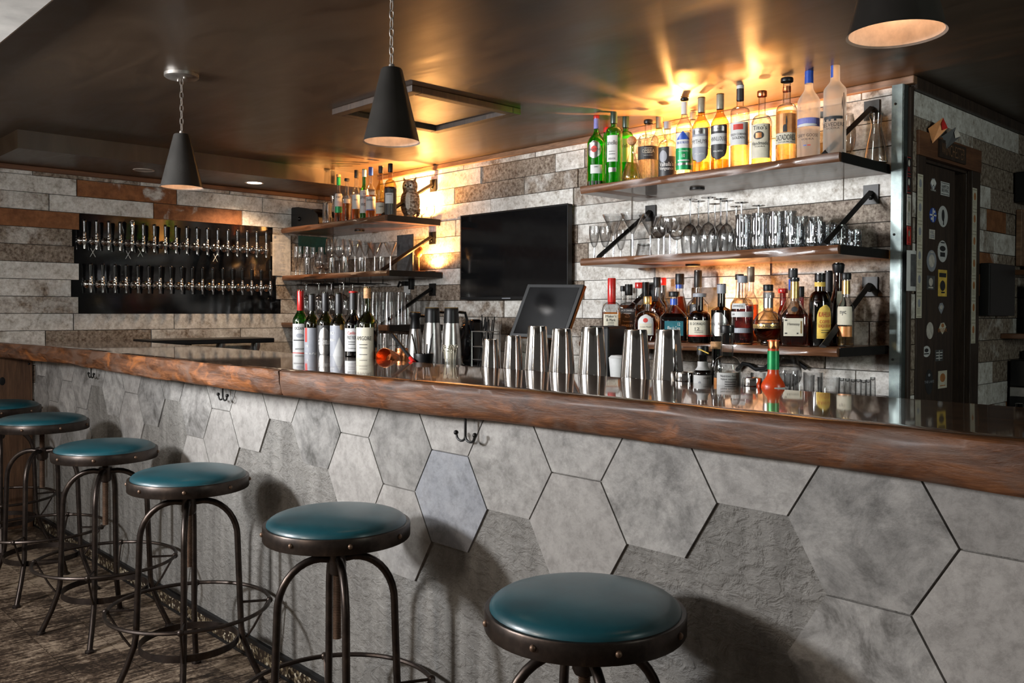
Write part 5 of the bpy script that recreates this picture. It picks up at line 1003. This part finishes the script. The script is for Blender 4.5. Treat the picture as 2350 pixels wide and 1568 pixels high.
rowg(ZB, 'shot', [(1932, 3.14, 868, 15), (1945, 3.12, 869, 15), (1958, 3.10, 869, 15), (1970, 3.12, 868, 15), (1982, 3.10, 867, 15), (1993, 3.13, 866, 15), (2003, 3.11, 866, 15)], 'small shot glass at the right end of the back counter, *', 'shot glasses on the back counter', flip=True)
# decanters behind them and hose tap
p, h = P_shelf(1812, 3.3, ZB+.001, 820); glass('brandy', p, h, .05, 'large round glass behind the tumblers under the bottom right shelf')
t = thing('soda_gun_hose', 'thick black hose looped on the wall behind the back counter', 'hose', (0, 0, 0)); mb = MB(); mb.tube([at(x, y, 'Y', YW-.04) for x, y in [(1690, 850), (1705, 835), (1720, 838), (1735, 848), (1755, 846), (1770, 832), (1800, 829), (1830, 832), (1850, 846)]], .010, 8); mb.build('hose', M_BLACK, t)
# slate boards, paper, plates on the walls
def slab_on(name, label, cat, part, p0, p1, y, th, m, lean=0.):
    a, b = at(*p0, 'Y', y), at(*p1, 'Y', y); t = thing(name, label, cat, (a.x, y, b.z)); mb = MB(); mb.box(0, 0, 0, b.x-a.x, th, a.z-b.z); mb.build(part, m, t, smooth=False, bevel=.002); return t
a, b = at(911, 541, 'Y', 3.43), at(947, 541, 'Y', 3.43); t = thing('slate_board', 'grey slate board standing on the corner middle shelf beside the iron strut', 'board', (a.x, 3.43, ZLf[1]+.001)); mb = MB(); mb.box(0, 0, 0, b.x-a.x, .008, a.z-ZLf[1]); mb.build('slate_slab', M_SLATE, t, smooth=False)
a, b = at(1587, 661, 'Y', 3.568), at(1652, 661, 'Y', 3.568); t = thing('slate_board', 'dark slate board leaning on the wall behind the bottom right shelf bottles', 'board', (a.x, 3.568, ZR[2]+.001)); mb = MB(); mb.box(0, 0, 0, b.x-a.x, .008, a.z-ZR[2]); mb.build('slate_slab', M_SLATE, t, smooth=False)
a, b = at(1484, 655, 'Y', 3.53), at(1512, 655, 'Y', 3.53); t = thing('card_box', 'small black box at the back of the bottom right shelf', 'box', (a.x, 3.56, ZR[2]+.001)); mb = MB(); mb.box(0, 0, 0, b.x-a.x, .02, a.z-ZR[2]); mb.build('box_body', M_BLACK, t, smooth=False, bevel=.003)
t = thing('copper_ornament', 'orange bird-shaped ornament standing behind the iron strut on the corner middle shelf', 'ornament', (at(961, 590, 'Y', 3.5).x, 3.5, ZLf[1]+.001)); mb = MB(); mb.lathe([(.0001, 0), (.03, 0), (.032, .008), (.006, .012), (.005, .1)], 16); mb.ball((0, 0, .135), .03, 14, sc=(1.2, .7, 1.3)); mb.tube([(.0, 0, .16), (.03, 0, .185), (.055, 0, .18)], [.016, .012, .003], 8); mb.build('ornament_body', M_ORANGE, t)
# paper list and green board on the left wall
a, b = at(625, 538, 'X', XL+.02), at(667, 634, 'X', XL+.02); t = thing('paper_list', 'long printed paper list pinned between the tap board and the corner shelves', 'notice', (XL+.02, a.y, b.z)); L, H = b.y-a.y, a.z-b.z
mb = MB(); mb.box(0, 0, 0, .0012, L, H); mb.box(.0012, .012, H-.028, .0016, .03, H-.01, 1)
flat_text(mb, 'Wines by the glass', L*.42, H-.045, L*.5, .010, .0018, 1, 'X')
for i in range(26): mb.box(.0012, .014, H-.065-i*.009, .0015, .014+L*rg.uniform(.3, .62), H-.068-i*.009, 1)
mb.build('paper_sheet', [M_PAPER, M_GREYL], t, smooth=False)
a, b = at(686, 541, 'X', XL+.03), at(751, 585, 'X', XL+.03); t = thing('green_board', 'dark green board on the left wall above the flutes', 'board', (XL+.02, a.y, b.z)); mb = MB(); mb.box(0, 0, 0, .012, b.y-a.y, a.z-b.z); mb.build('board_panel', M_GREENB, t, smooth=False, bevel=.002)
# outlet with plug
p = at(935, 658, 'Y', YW-.02); t = thing('wall_outlet', 'white wall outlet with black plug above the upturned pint glasses', 'outlet', (p.x, YW-.018, p.z)); mb = MB(); mb.box(-.035, -.008, -.055, .035, 0, .055); mb.build('cover_plate', M_WHITE, t, smooth=False, bevel=.003)
mb = MB(); mb.box(-.018, -.035, .005, .018, -.008, .035); mb.tube([(-.01, -.03, .02), (-.05, -.03, .03), (-.075, -.025, .0)], .008, 8); mb.build('plug', M_BLACK, t, smooth=False)
mb = MB(); mb.box(.045, -.03, -.02, .075, -.005, .055); mb.build('adapter', M_BLACK, t, smooth=False, bevel=.003)
# ------------------------------------------------------------------ TELEVISION
a, b = at(1057, 496, 'Y', 3.53), at(1303, 686, 'Y', 3.53); t = thing('television', 'flat black television switched off on the plank wall', 'television', (a.x, 3.53, b.z)); L, H = b.x-a.x, at(1312, 466, 'Y', 3.53).z-b.z
mb = MB(); mb.box(0, 0, 0, L, .035, H); mb.build('casing', M_BLACK, t, smooth=False, bevel=.004)
mb = MB(); mb.box(.008, -.0012, .016, L-.008, .001, H-.008); mb.build('screen', M_BLACKG, t, smooth=False)
mb = MB(); mb.box(0, -.002, -.001, L, .0, .003); mb.box(0, -.002, H-.002, L, .0, H+.001); mb.box(-.001, -.002, 0, .002, 0, H); mb.box(L-.002, -.002, 0, L+.001, 0, H); mb.build('silver_edge', M_IRON, t, smooth=False)
mb = MB(); mb.box(L*.42, -.0022, .004, L*.5, -.0012, .009); mb.build('badge', M_GREYL, t, smooth=False)
mb = MB(); mb.box(L*.3, .035, H*.3, L*.7, .053, H*.7); mb.build('wall_mount', M_IRON, t, smooth=False)
# ------------------------------------------------------------------ corner top shelf: speaker, cup, owl, glasses
z = ZLf[0]; a, b = at(667, 478, 'Y', 3.27), at(740, 478, 'Y', 3.27)
t = thing('shelf_speaker', 'rounded black speaker at the left end of the corner top shelf', 'speaker', ((a.x+b.x)/2, 3.3, z+.001), 0)
mb = MB(); L = (b.x-a.x)/2; hh = at(706, 478, 'Y', 3.27).z-z; prf = [(-L, 0), (-L*.97, hh*.35), (-L*.88, hh*.68), (-L*.74, hh*.9), (-L*.55, hh), (-L*.2, hh*.98), (L*.3, hh*.86), (L*.75, hh*.7), (L*.96, hh*.5), (L, hh*.25), (L*.98, 0)]
mb.prism(prf, -.07, .09, 0); mb.build('cabinet', M_BLACK, t, smooth=True, bevel=.012, angle=30)
mb = MB(); mb.ball((-L*.1, -.072, hh*.45), .016, 14); mb.build('driver_dome', M_BLACKG, t)
sg(z, 'rocks', 751, YA, 466, 21, 'patterned round glass beside the black shelf speaker', name='patterned_glass'); sg(z, 'martini', 766, YCR, 450, 20, 'martini glass behind the first whisky bottle on the corner top shelf')
sg(z, 'brandy', 968, 3.49, 459, 24, 'brandy glass right of the owl, front one'); sg(z, 'brandy', 989, 3.555, 462, 19, 'brandy glass right of the owl, back one')
p, h = P_shelf(941, 3.385, z+.001, 414); t = thing('owl_figurine', 'mottled grey and brown owl figurine looking sideways on the corner top shelf', 'figurine', p, face_cam(p)+R(-18))
m, nt, b_ = nmat('owl_feathers'); setp(b_, rough=.75); v = mapped(nt, (1, 1, 1)); wv = N(nt, 'ShaderNodeTexWave', Scale=14., Distortion=14., Detail=5.); wv.bands_direction = 'Z'; nt.links.new(v, wv.inputs['Vector']); f = noise(nt, v, 60, 5, .7)
nt.links.new(ramp(nt, math_(nt, 'ADD', math_(nt, 'MULTIPLY', wv.outputs['Fac'], .12), math_(nt, 'MULTIPLY', f, .86)), [(.36, (.05, .03, .018)), (.5, (.24, .17, .11)), (.66, (.6, .52, .43))]), b_.inputs['Base Color'])
M_OWL = m; M_OWLW = plain('owl_breast', (.62, .55, .46), .8, 0, .2, 60)
def owl():
    s = h/.3; mb = MB(); pr = [(.0001, .02), (.03, .022), (.052, .05), (.066, .10), (.068, .14), (.06, .18), (.05, .205), (.052, .225), (.055, .25), (.05, .28), (.034, .298), (.0001, .302)]
    pr = spline(pr, 3); mb.lathe([(r*s, z_*s) for r, z_ in pr], 28, 0, lambda a, r, z_: r*(1+.14*abs(math.cos(a))**2)*(1-.08*abs(math.sin(a)))); mb.build('body', M_OWL, t)
    for sx in (-1, 1):
        mb = MB(); mb.ball((sx*.058*s, .005*s, .125*s), .062*s, 16, sc=(.34, .62, 1.25)); mb.tube([(sx*.06*s, .02*s, .07*s), (sx*.05*s, .05*s, .03*s), (sx*.035*s, .06*s, .012*s)], [.02*s, .014*s, .004*s], 8); mb.build('wing', M_OWL, t)
        mb = MB(); mb.tube([(sx*.032*s, -.01*s, .285*s), (sx*.046*s, -.008*s, .305*s), (sx*.052*s, -.004*s, .325*s)], [.014*s, .009*s, .001], 8); mb.build('ear_tuft', M_OWL, t)
        mb = MB(); mb.ball((sx*.022*s, -.044*s, .252*s), .02*s, 16, sc=(1, .45, 1.1)); mb.build('face_disc', M_OWLW, t)
        mb = MB(); mb.ball((sx*.02*s, -.053*s, .254*s), .0075*s, 12); mb.build('eye', M_BLACKG, t)
        mb = MB(); 
        for k in (-1, 0, 1): mb.tube([(sx*.024*s, -.02*s, .024*s), (sx*.024*s+k*.01*s, -.045*s, .008*s), (sx*.024*s+k*.012*s, -.055*s, .002*s)], [.009*s, .006*s, .003*s], 6)
        mb.build('talons', M_KHAKI, t)
    mb = MB(); mb.ball((0, -.045*s, .13*s), .045*s, 16, sc=(.75, .45, 1.6)); mb.build('breast', M_OWLW, t)
    mb = MB(); mb.tube([(0, -.05*s, .25*s), (0, -.064*s, .243*s), (0, -.064*s, .232*s)], [.007*s, .005*s, .001], 8); mb.build('beak', M_BLACK, t)
    mb = MB(); mb.lathe([(.0001, 0), (.05*s, 0), (.046*s, .012*s), (.03*s, .024*s), (.0001, .026*s)], 20); mb.build('perch', M_CORK, t)
owl()
# top right shelf: wine glass and carafe beyond the strut
sg(ZR[0], 'brandy', 1947, 3.45, 262, 34, 'round-bowled glass behind the right iron strut on the top shelf')
p, h = P_shelf(2011, 3.50, ZR[0]+.0005, 262); t = thing('glass_carafe', 'clear glass carafe at the far right end of the top shelf', 'carafe', p)
r = R_px(50, p); mb = MB(); mb.lathe(spline([(.0001, .006), (r*.95, 0), (r, .015), (r*.95, h*.2), (r*.75, h*.45), (r*.5, h*.7), (r*.48, h*.8), (r*.62, h)], 4), 32); mb.build('glass_body', G_DRINK, t)
# ------------------------------------------------------------------ DOORWAY IN THE RIGHT WALL
def yz(px_, py_, x=XC+.02): q = at(px_, py_, 'X', x); return q.y, q.z
t = struct(thing('door_1', None, None, (XC, DY0, 0)))
del_ = None
W_ = DY1-DY0
mb = MB(); mb.box(-.12, -.001, 0, -.0, .012, DZ); mb.box(-.12, W_-.012, 0, .0, W_+.001, DZ); mb.box(-.12, -.001, DZ-.012, .0, W_+.001, DZ); mb.box(.0, J0-J1, 0, .022, .004, DZ+.0); mb.box(.0, W_-.004, 0, .022, W_+J3-J2, DZ)
mb.build('door_frame', M_DOORW, t, smooth=False, bevel=.002)
mb = MB(); mb.box(.0, J0-J1, DZ+.0, .026, W_+J3-J2, DZ+.10); mb.build('door_header', M_TRIMD, t, smooth=False, bevel=.003)
LW_ = at(2188, 700, 'X', XC-.012)[1]-DY0
mb = MB(); mb.box(-.05, .012, 0, -.012, LW_, DZ-.014); mb.build('sticker_door_leaf', M_DOORW, t, smooth=False)
mb = MB(); mb.box(-.115, LW_, 0, -.075, W_-.012, DZ-.014); mb.build('dark_door_leaf', M_BLACK, t, smooth=False)
mb = MB(); mb.box(-1.2, -.1, 0, -1.15, W_+.1, DZ+.1); struct(mb.build('wall_hall', M_BLACK, smooth=False, loc=(XC, DY0, 0)))
# stickers: flat decals on the door leaf
def sticker(px_, py_, wpx, hpx, shape, m, deco, label, name='door_sticker'):
    c = at(px_, py_, 'X', XC-.0115); a = at(px_-wpx/2, py_, 'X', XC-.0115); b = at(px_+wpx/2, py_, 'X', XC-.0115); hw = abs(b.y-a.y)/2; hh = abs(at(px_, py_-hpx/2, 'X', XC-.0115).z-at(px_, py_+hpx/2, 'X', XC-.0115).z)/2
    t = thing(name, label, 'sticker', (XC-.0119, c.y, c.z), 0, 'stickers on the open door'); mb = MB(); mats = [m, deco[0] if deco else m]
    pts = [(hw*math.cos(2*PI*k/28), hh*math.sin(2*PI*k/28)) for k in range(28)] if shape == 'oval' else [(-hw, -hh), (hw, -hh), (hw, hh), (-hw, hh)] if shape == 'rect' else [(0, -hh), (hw*.6, -hh*.3), (hw, hh*.3), (hw*.4, hh), (-hw*.5, hh*.9), (-hw, hh*.1), (-hw*.6, -hh*.5)]
    mb.prism(pts, .0008, .0, 0, ax='X')
    for d in (deco[1:] if deco else ()):
        if d[0] == 't': flat_text(mb, d[1], d[2]*hw, d[3]*hh, d[4]*hw*2, d[5]*hh*2, .0013, 1, 'X')
        else:
            _, cx, cz, rx, rz_ = d; q = [(cx*hw+rx*hw*math.cos(2*PI*k/16), cz*hh+rz_*hh*math.sin(2*PI*k/16)) for k in range(16)] if d[0] == 'o' else [(cx*hw-rx*hw, cz*hh-rz_*hh), (cx*hw+rx*hw, cz*hh-rz_*hh), (cx*hw+rx*hw, cz*hh+rz_*hh), (cx*hw-rx*hw, cz*hh+rz_*hh)]
            mb.prism(q, .0013, .0008, 1, ax='X')
    mb.build('decal', mats, t, smooth=False)
sticker(2142, 424, 14, 30, 'blob', M_GREYL, (M_INKW, ('o', 0, .3, .8, .55), ('r', 0, -.4, .12, .4), ('t', 'OAK', 0, -.85, .9, .14)), 'pale tree-shaped sticker at the top of the door')
sticker(2169, 434, 20, 31, 'rect', M_WHITE, (M_INK, ('t', 'HAMPTON', 0, .3, .8, .26), ('t', 'BREWING', 0, -.25, .8, .26), ('r', 0, .8, .9, .04), ('r', 0, -.8, .9, .04)), 'white square brewery sticker beside the tree sticker')
sticker(2141, 494, 16, 34, 'oval', M_BLUE, (M_INKW, ('r', 0, 0, .14, .9), ('r', 0, 0, .9, .1), ('o', .4, .5, .2, .2), ('o', -.4, -.5, .2, .2)), 'oval sticker with a red and blue flag pattern')
sticker(2164, 497, 22, 49, 'oval', M_WHITE, (M_INK, ('o', .0, .1, .3, .55), ('r', .1, -.55, .1, .25)), 'white oval sticker with a black bird')
sticker(2139, 538, 13, 22, 'rect', M_PAPER, (M_GREYL, ('t', 'ABC', 0, .4, .8, .3), ('r', 0, -.2, .7, .12), ('r', 0, -.6, .7, .12)), 'small grey rectangular sticker below the flag oval')
sticker(2163, 577, 22, 50, 'oval', M_WHITE, (M_INK, ('o', 0, .25, .6, .25), ('r', 0, -.3, .5, .2), ('o', 0, .8, .5, .06)), 'white and black round crest sticker')
sticker(2138, 599, 22, 50, 'oval', M_GREYL, (M_PAPER, ('o', 0, 0, .6, .6), ('o', 0, .8, .4, .06)), 'blue-grey round sticker left of the crest')
sticker(2136, 649, 18, 32, 'rect', M_SLATE, (M_PAPER, ('o', 0, .1, .5, .6), ('r', 0, -.7, .6, .1)), 'dark crest sticker with a pale figure')
sticker(2163, 650, 20, 61, 'rect', M_YELL, (M_INK, ('o', 0, -.2, .6, .4), ('r', 0, .6, .8, .16), ('r', .1, -.7, .4, .06)), 'tall yellow sticker with a black striped animal')
sticker(2160, 708, 13, 26, 'blob', M_GREYL, (M_PAPER, ('o', 0, .2, .5, .4)), 'small ragged silver sticker under the yellow one')
sticker(2134, 759, 16, 39, 'oval', M_PAPER, None, 'plain pale grey oval sticker')
sticker(2163, 754, 16, 27, 'blob', M_CREAM, (M_ORANGE, ('o', 0, .5, .4, .35), ('t', 'BEER', 0, -.3, 1.3, .3)), 'small cream sticker with an orange top')
sticker(2126, 807, 18, 26, 'oval', M_WHITE, (M_INK, ('o', 0, .2, .5, .35), ('r', 0, -.4, .6, .1)), 'half-round white sticker near the door edge')
sticker(2155, 816, 18, 26, 'rect', M_SLATE, (M_INKW, ('r', 0, .5, .8, .06), ('r', 0, 0, .8, .06), ('r', 0, -.5, .8, .06), ('r', 0, 0, .05, .9)), 'dark sticker with white grid lines')
sticker(2132, 877, 17, 58, 'oval', M_INK, (M_GREYL, ('t', 'THE LAKE', 0, .02, 1.3, .1), ('o', 0, .55, .3, .12)), 'long black oval sticker low on the door')
sticker(2163, 871, 20, 40, 'rect', M_CREAM, (M_ORANGE, ('o', 0, .2, .6, .5), ('r', 0, -.7, .6, .05)), 'cream square sticker with an orange emblem, lowest on the door')
# strips of printed paper on the frame
def strip(px_, y0, y1, w, m, label, rows, x=XC+.0225):
    a, b = at(px_, y0, 'X', x), at(px_, y1, 'X', x); t = thing('paper_strip', label, 'poster strip', (x, a.y, b.z)); L = a.z-b.z; hw = w; mb = MB(); mb.box(0, -hw, 0, .001, hw, L)
    for k in range(rows):
        z0 = L*k/rows; mb.box(.001, -hw*.85, z0+L/rows*.04, .0014, hw*.85, z0+L/rows*.07, 1); mb.box(.001, -hw*.85, z0+L/rows*.9, .0014, hw*.85, z0+L/rows*.93, 1)
        for j in range(4): mb.box(.001, -hw*.7, z0+L/rows*(.2+.06*j), .0013, hw*rg.uniform(0, .7), z0+L/rows*(.22+.06*j), 1)
        mb.prism([(hw*.5*math.cos(2*PI*i/10), z0+L/rows*.62+L/rows*.18*math.sin(2*PI*i/10)) for i in range(10)], .0014, .001, 2, ax='X')
    mb.build('printed_strip', m, t, smooth=False)
strip(2112, 400, 730, .026, [M_CREAM, M_KHAKI, M_GREYL], 'long strip of printed tickets on the left door jamb', 6)
strip(2237, 432, 788, .026, [M_CREAM, M_KHAKI, M_ORANGE], 'long strip of printed tickets on the right door jamb', 7)
strip(2086, 358, 445, .018, [M_BLKL, M_INKR, M_PAPER], 'narrow dark red poster strip beside the steel post, upper', 2, XC+.019)
strip(2086, 447, 518, .018, [M_PAPER, M_GREYL, M_KHAKI], 'narrow pale drawing strip beside the steel post', 1, XC+.019)
strip(2086, 520, 562, .018, [M_INKR, M_BLKL, M_KHAKI], 'narrow red patterned strip beside the steel post, lower', 1, XC+.019)
a = at(2089, 622, 'X', XC+.022); t = thing('curled_photo', 'curled snapshot photo with white border stuck next to the steel post', 'photo', a); mb = MB()
pts = [(-.045+.09*i/6, .012*math.sin(PI*i/6)) for i in range(7)]
for (s, z0, z1, mi) in [(1., -.08, .08, 0), (.8, -.062, .066, 1)]:
    vs = [(o_+ .002*mi+.004, y_*s, zz) for y_, o_ in pts for zz in (z0, z1)]; mb.add(vs, [(2*i, 2*i+2, 2*i+3, 2*i+1) for i in range(6)], mi)
mb.build('photo_print', [M_WHITE, M_SLATE], t)
# carved sign over the door, paper triangles
a, b = at(2153, 335, 'X', XC+.027), at(2213, 375, 'X', XC+.027); t = thing('carved_sign', 'dark carved wooden sign reading WINCHESTER over the doorway', 'sign', (XC+.0265, a.y, DZ+.012)); mb = MB(); L = b.y-a.y; mb.box(0, 0, 0, .008, L, .075)
flat_text(mb, 'WINCHESTER', L/2, .038, L*.88, .05, .0092, 1, 'X'); mb.build('sign_board', [M_DOORW, M_TRIM], t, smooth=False)
for (px_, py_, w, hgt, m2, l) in [(2146, 301, .042, .10, M_ORANGE, 'folded red and orange beer mat stuck above the doorway'), (2176, 319, .045, .09, M_BLKL, 'folded dark printed beer mat stuck above the doorway')]:
    a = at(px_, py_, 'X', XC+.04); t = thing('folded_beer_mat', l, 'beer mat', (XC+.02, a.y, a.z)); mb = MB()
    mb.add([(0, -w/2, hgt*.1), (.05, 0, hgt*.5), (.06, w*.55, hgt*.1), (.012, -.006, -hgt*.5)], [(0, 1, 3), (1, 2, 3)], 0); mb.add([(.0505, 0, hgt*.5), (.0605, w*.55, hgt*.1), (.046, w*.1, .0), (.045, -w*.1, hgt*.25)], [(0, 1, 2, 3)], 1)
    o = mb.build('mat', [m2, M_RED if m2 is M_ORANGE else M_PAPER], t, smooth=False); so = o.modifiers.new('s', 'SOLIDIFY'); so.thickness = .0012
# things on the wall beyond the door
t = box_thing('wall_speaker', 'black wall speaker with two round badges beyond the doorway', 'speaker', 'case', XC+.02, 4.78, 1.83, XC+.16, 5.05, 1.98, M_BLACK, .008)
mb = MB()
for dy in (-.06, .0): mb.prism([(dy+.022*math.cos(2*PI*k/20), .075+.032*math.sin(2*PI*k/20)) for k in range(20)], .0715, .07, ax='X')
mb.build('badge', M_GREYL, t, smooth=False)
t = box_thing('picture_frame', 'wooden framed notice at the right edge above the blue and white cards', 'frame', 'frame', XC+.018, 4.82, 1.52, XC+.045, 5.12, 1.80, M_TRIM, .004); mb = MB(); mb.box(.0135, -.11, .035, .0145, .11, .245); mb.build('notice_sheet', M_GREYL, t, smooth=False)
ya, za = yz(2250, 604); yb, zb_ = yz(2308, 725)
t = box_thing('wall_monitor', 'narrow black monitor on the wall right of the doorway', 'monitor', 'casing', XC+.018, ya, zb_, XC+.06, yb, za, M_BLACK, .003); mb = MB(); mb.box(.0212, -(yb-ya)/2+.01, .01, .022, (yb-ya)/2-.01, za-zb_-.01); mb.build('screen', M_BLACK, t, smooth=False)
def small_shelf(label, y0, y1, z, th=.025, d=.15): return box_thing('small_wall_shelf', label, 'shelf', 'board', XC+.018, y0, z-th, XC+d, y1, z, M_SHELF, .003)
small_shelf('small wood shelf with folded blue and white cards beyond the doorway', 4.78, 5.3, 1.50); small_shelf('small wood shelf lower on the right wall beyond the doorway', 4.62, 5.3, 1.19)
for k in range(3):
    t = thing('folded_card', 'blue and white folded card on the small wall shelf, %s' % ['front', 'middle', 'back'][k], 'card', (XC+.10-.03*k, 4.84+.06*k, 1.501)); mb = MB(); mb.add([(0, -.03, 0), (0, .035, 0), (-.012, .035, .055), (-.012, -.03, .055)], [(0, 1, 2, 3)], 0); mb.add([(.0008, -.02, .012), (.0008, .02, .012), (-.0085, .02, .043), (-.0085, -.02, .043)], [(0, 1, 2, 3)], 1); o = mb.build('card_sheet', [M_WHITE, M_BLUE], t, smooth=False)
t = thing('key_ring', 'bunch of brass keys hanging under the small wall shelf', 'keys', (XC+.13, 4.83, 1.4235)); mb = MB(); mb.tube([(0, .022*math.cos(2*PI*k/16), .022*math.sin(2*PI*k/16)+.03) for k in range(16)], .002, 6, closed=True); mb.tube([(0, 0, .05), (-.05, 0, .057)], .002, 6); mb.build('ring', M_STEEL, t)
for k in range(4): mb = MB(); mb.prism([(-.008+.012*(k-1.5), -.065+.006*k), (.004+.012*(k-1.5), -.065+.006*k), (.006+.012*(k-1.5), -.01), (.012+.012*(k-1.5), .008), (-.012+.012*(k-1.5), .008), (-.006+.012*(k-1.5), -.01)], .004*k-.006, .004*k-.004, ax='X'); mb.build('key', M_GOLD, t, smooth=False)
t = thing('framed_print', 'dark tilted framed print leaning on the lower wall shelf', 'picture', (XC+.06, 4.95, 1.191)); mb = MB(); mb.box(0, -.14, 0, .015, .16, .24); mb.build('frame', M_BLACK, t, smooth=False); mb = MB(); mb.add([(.016, -.08, .005), (.016, -.05, .005), (.016, .06, .22), (.016, .03, .22)], [(0, 1, 2, 3)]); mb.build('pale_stripe', M_GREYL, t, smooth=False)
t = box_thing('pos_terminal', 'black stepped machine on the far counter at the right edge', 'machine', 'case', XC+.03, 4.72, .93, XC+.33, 5.3, 1.06, M_BLACK, .006); mb = MB(); mb.box(-.15, -.12, .13, .1, .29, .17); mb.build('upper_step', M_BLACK, t, smooth=False, bevel=.004)
t = box_thing('metal_cabinet', 'brushed metal topped cabinet under the black machine at the right edge', 'cabinet', 'cabinet_top', XC+.03, 4.72, .88, XC+.36, 5.4, .929, M_BRUSH, .004); mb = MB(); mb.box(-.165, -.34, -.88, .165, .34, 0); mb.build('cabinet_body', M_BLACK, t, smooth=False)
mb = MB(); mb.box(XC+.02, 4.42, 0, XC+.3, 4.70, .80); tag(mb.build('low_cabinet', M_BLACK, smooth=False), 'low dark cabinet below the little bottles beyond the doorway', 'cabinet')
for k, (y_, h_, m_) in enumerate([(4.5, .07, M_BLACKG), (4.56, .06, M_CHROME), (4.63, .055, M_BLACKG)]):
    t = thing('small_jar', ['tiny black jar first in the dark group beyond the doorway', 'tiny chrome pot in the middle of the dark group', 'tiny black jar nearest the metal cabinet'][k], 'jar', (XC+.14, y_, .801)); mb = MB(); mb.lathe([(.0001, 0), (.024, 0), (.026, h_*.7), (.014, h_*.8), (.016, h_), (.0001, h_)], 18); mb.build('jar_body', m_, t)
# ------------------------------------------------------------------ LIGHT, WORLD, CAMERA
def area(name, loc, target, sx, sy, power, col):
    ld = bpy.data.lights.new(name, 'AREA'); ld.shape = 'RECTANGLE'; ld.size = sx; ld.size_y = sy; ld.energy = power; ld.color = col
    o = bpy.data.objects.new(name, ld); C.objects.link(o); o.location = loc; o.rotation_euler = (Vector(target)-Vector(loc)).to_track_quat('-Z', 'Y').to_euler(); return o
area('window_daylight', (-3.1, -1.25, 1.7), (-1.8, 1.6, .8), .2, .3, 80, (.95, .97, 1.))
area('second_window', (-1.76, -1.25, 1.6), (-1.5, 1.6, .8), .25, .35, 13, (1., .88, .76))
area('far_fill', (-4.9, -1.6, 1.7), (-4.6, 3., 1.5), .8, 1., 12, (1., .92, .82))  # added fill lamp from the far left, lifts the back wall
o = area('back_wall_fill', (-4.0, -.8, 1.95), (-2.3, 3.6, 1.8), .5, .5, 24, (.96, .98, 1.)); o.data.spread = R(62)  # added fill lamp, narrow spread brightens the back wall above the bar
o = area('side_fill', (1.3, 1.9, 1.7), (-2.4, 3.5, 1.5), .5, 1.0, 11, (.90, 1., .93)); o.data.spread = R(120)  # added fill lamp behind the bar line, lights back wall but not tiles
w = bpy.data.worlds.new('world'); bpy.context.scene.world = w; w.use_nodes = True; bg = w.node_tree.nodes['Background']; bg.inputs[0].default_value = (1., .93, .85, 1); bg.inputs[1].default_value = .05
cd = bpy.data.cameras.new('camera'); cam = bpy.data.objects.new('camera', cd); C.objects.link(cam); cam.location = CAM
cam.matrix_world = Matrix((( R_.x, U_.x, -F_.x, 0), (R_.y, U_.y, -F_.y, 0), (R_.z, U_.z, -F_.z, HCAM), (0, 0, 0, 1)))
cd.sensor_fit = 'HORIZONTAL'; cd.sensor_width = 36.; cd.lens = 36.*FPX/2350.; cd.shift_x = 0; cd.shift_y = (CYP-784.)/2350.; cd.clip_start = .05
sc = bpy.context.scene; sc.camera = cam
sc.view_settings.view_transform = 'Standard'; sc.view_settings.look = 'None'; sc.view_settings.gamma = 1; sc.view_settings.exposure = .28; sc.view_settings.use_curve_mapping = False
cy = sc.cycles; cy.max_bounces = 12; cy.transparent_max_bounces = 24; cy.transmission_bounces = 10; cy.glossy_bounces = 5; cy.diffuse_bounces = 4; cy.sample_clamp_indirect = 6.; cy.caustics_reflective = False; cy.use_denoising = True
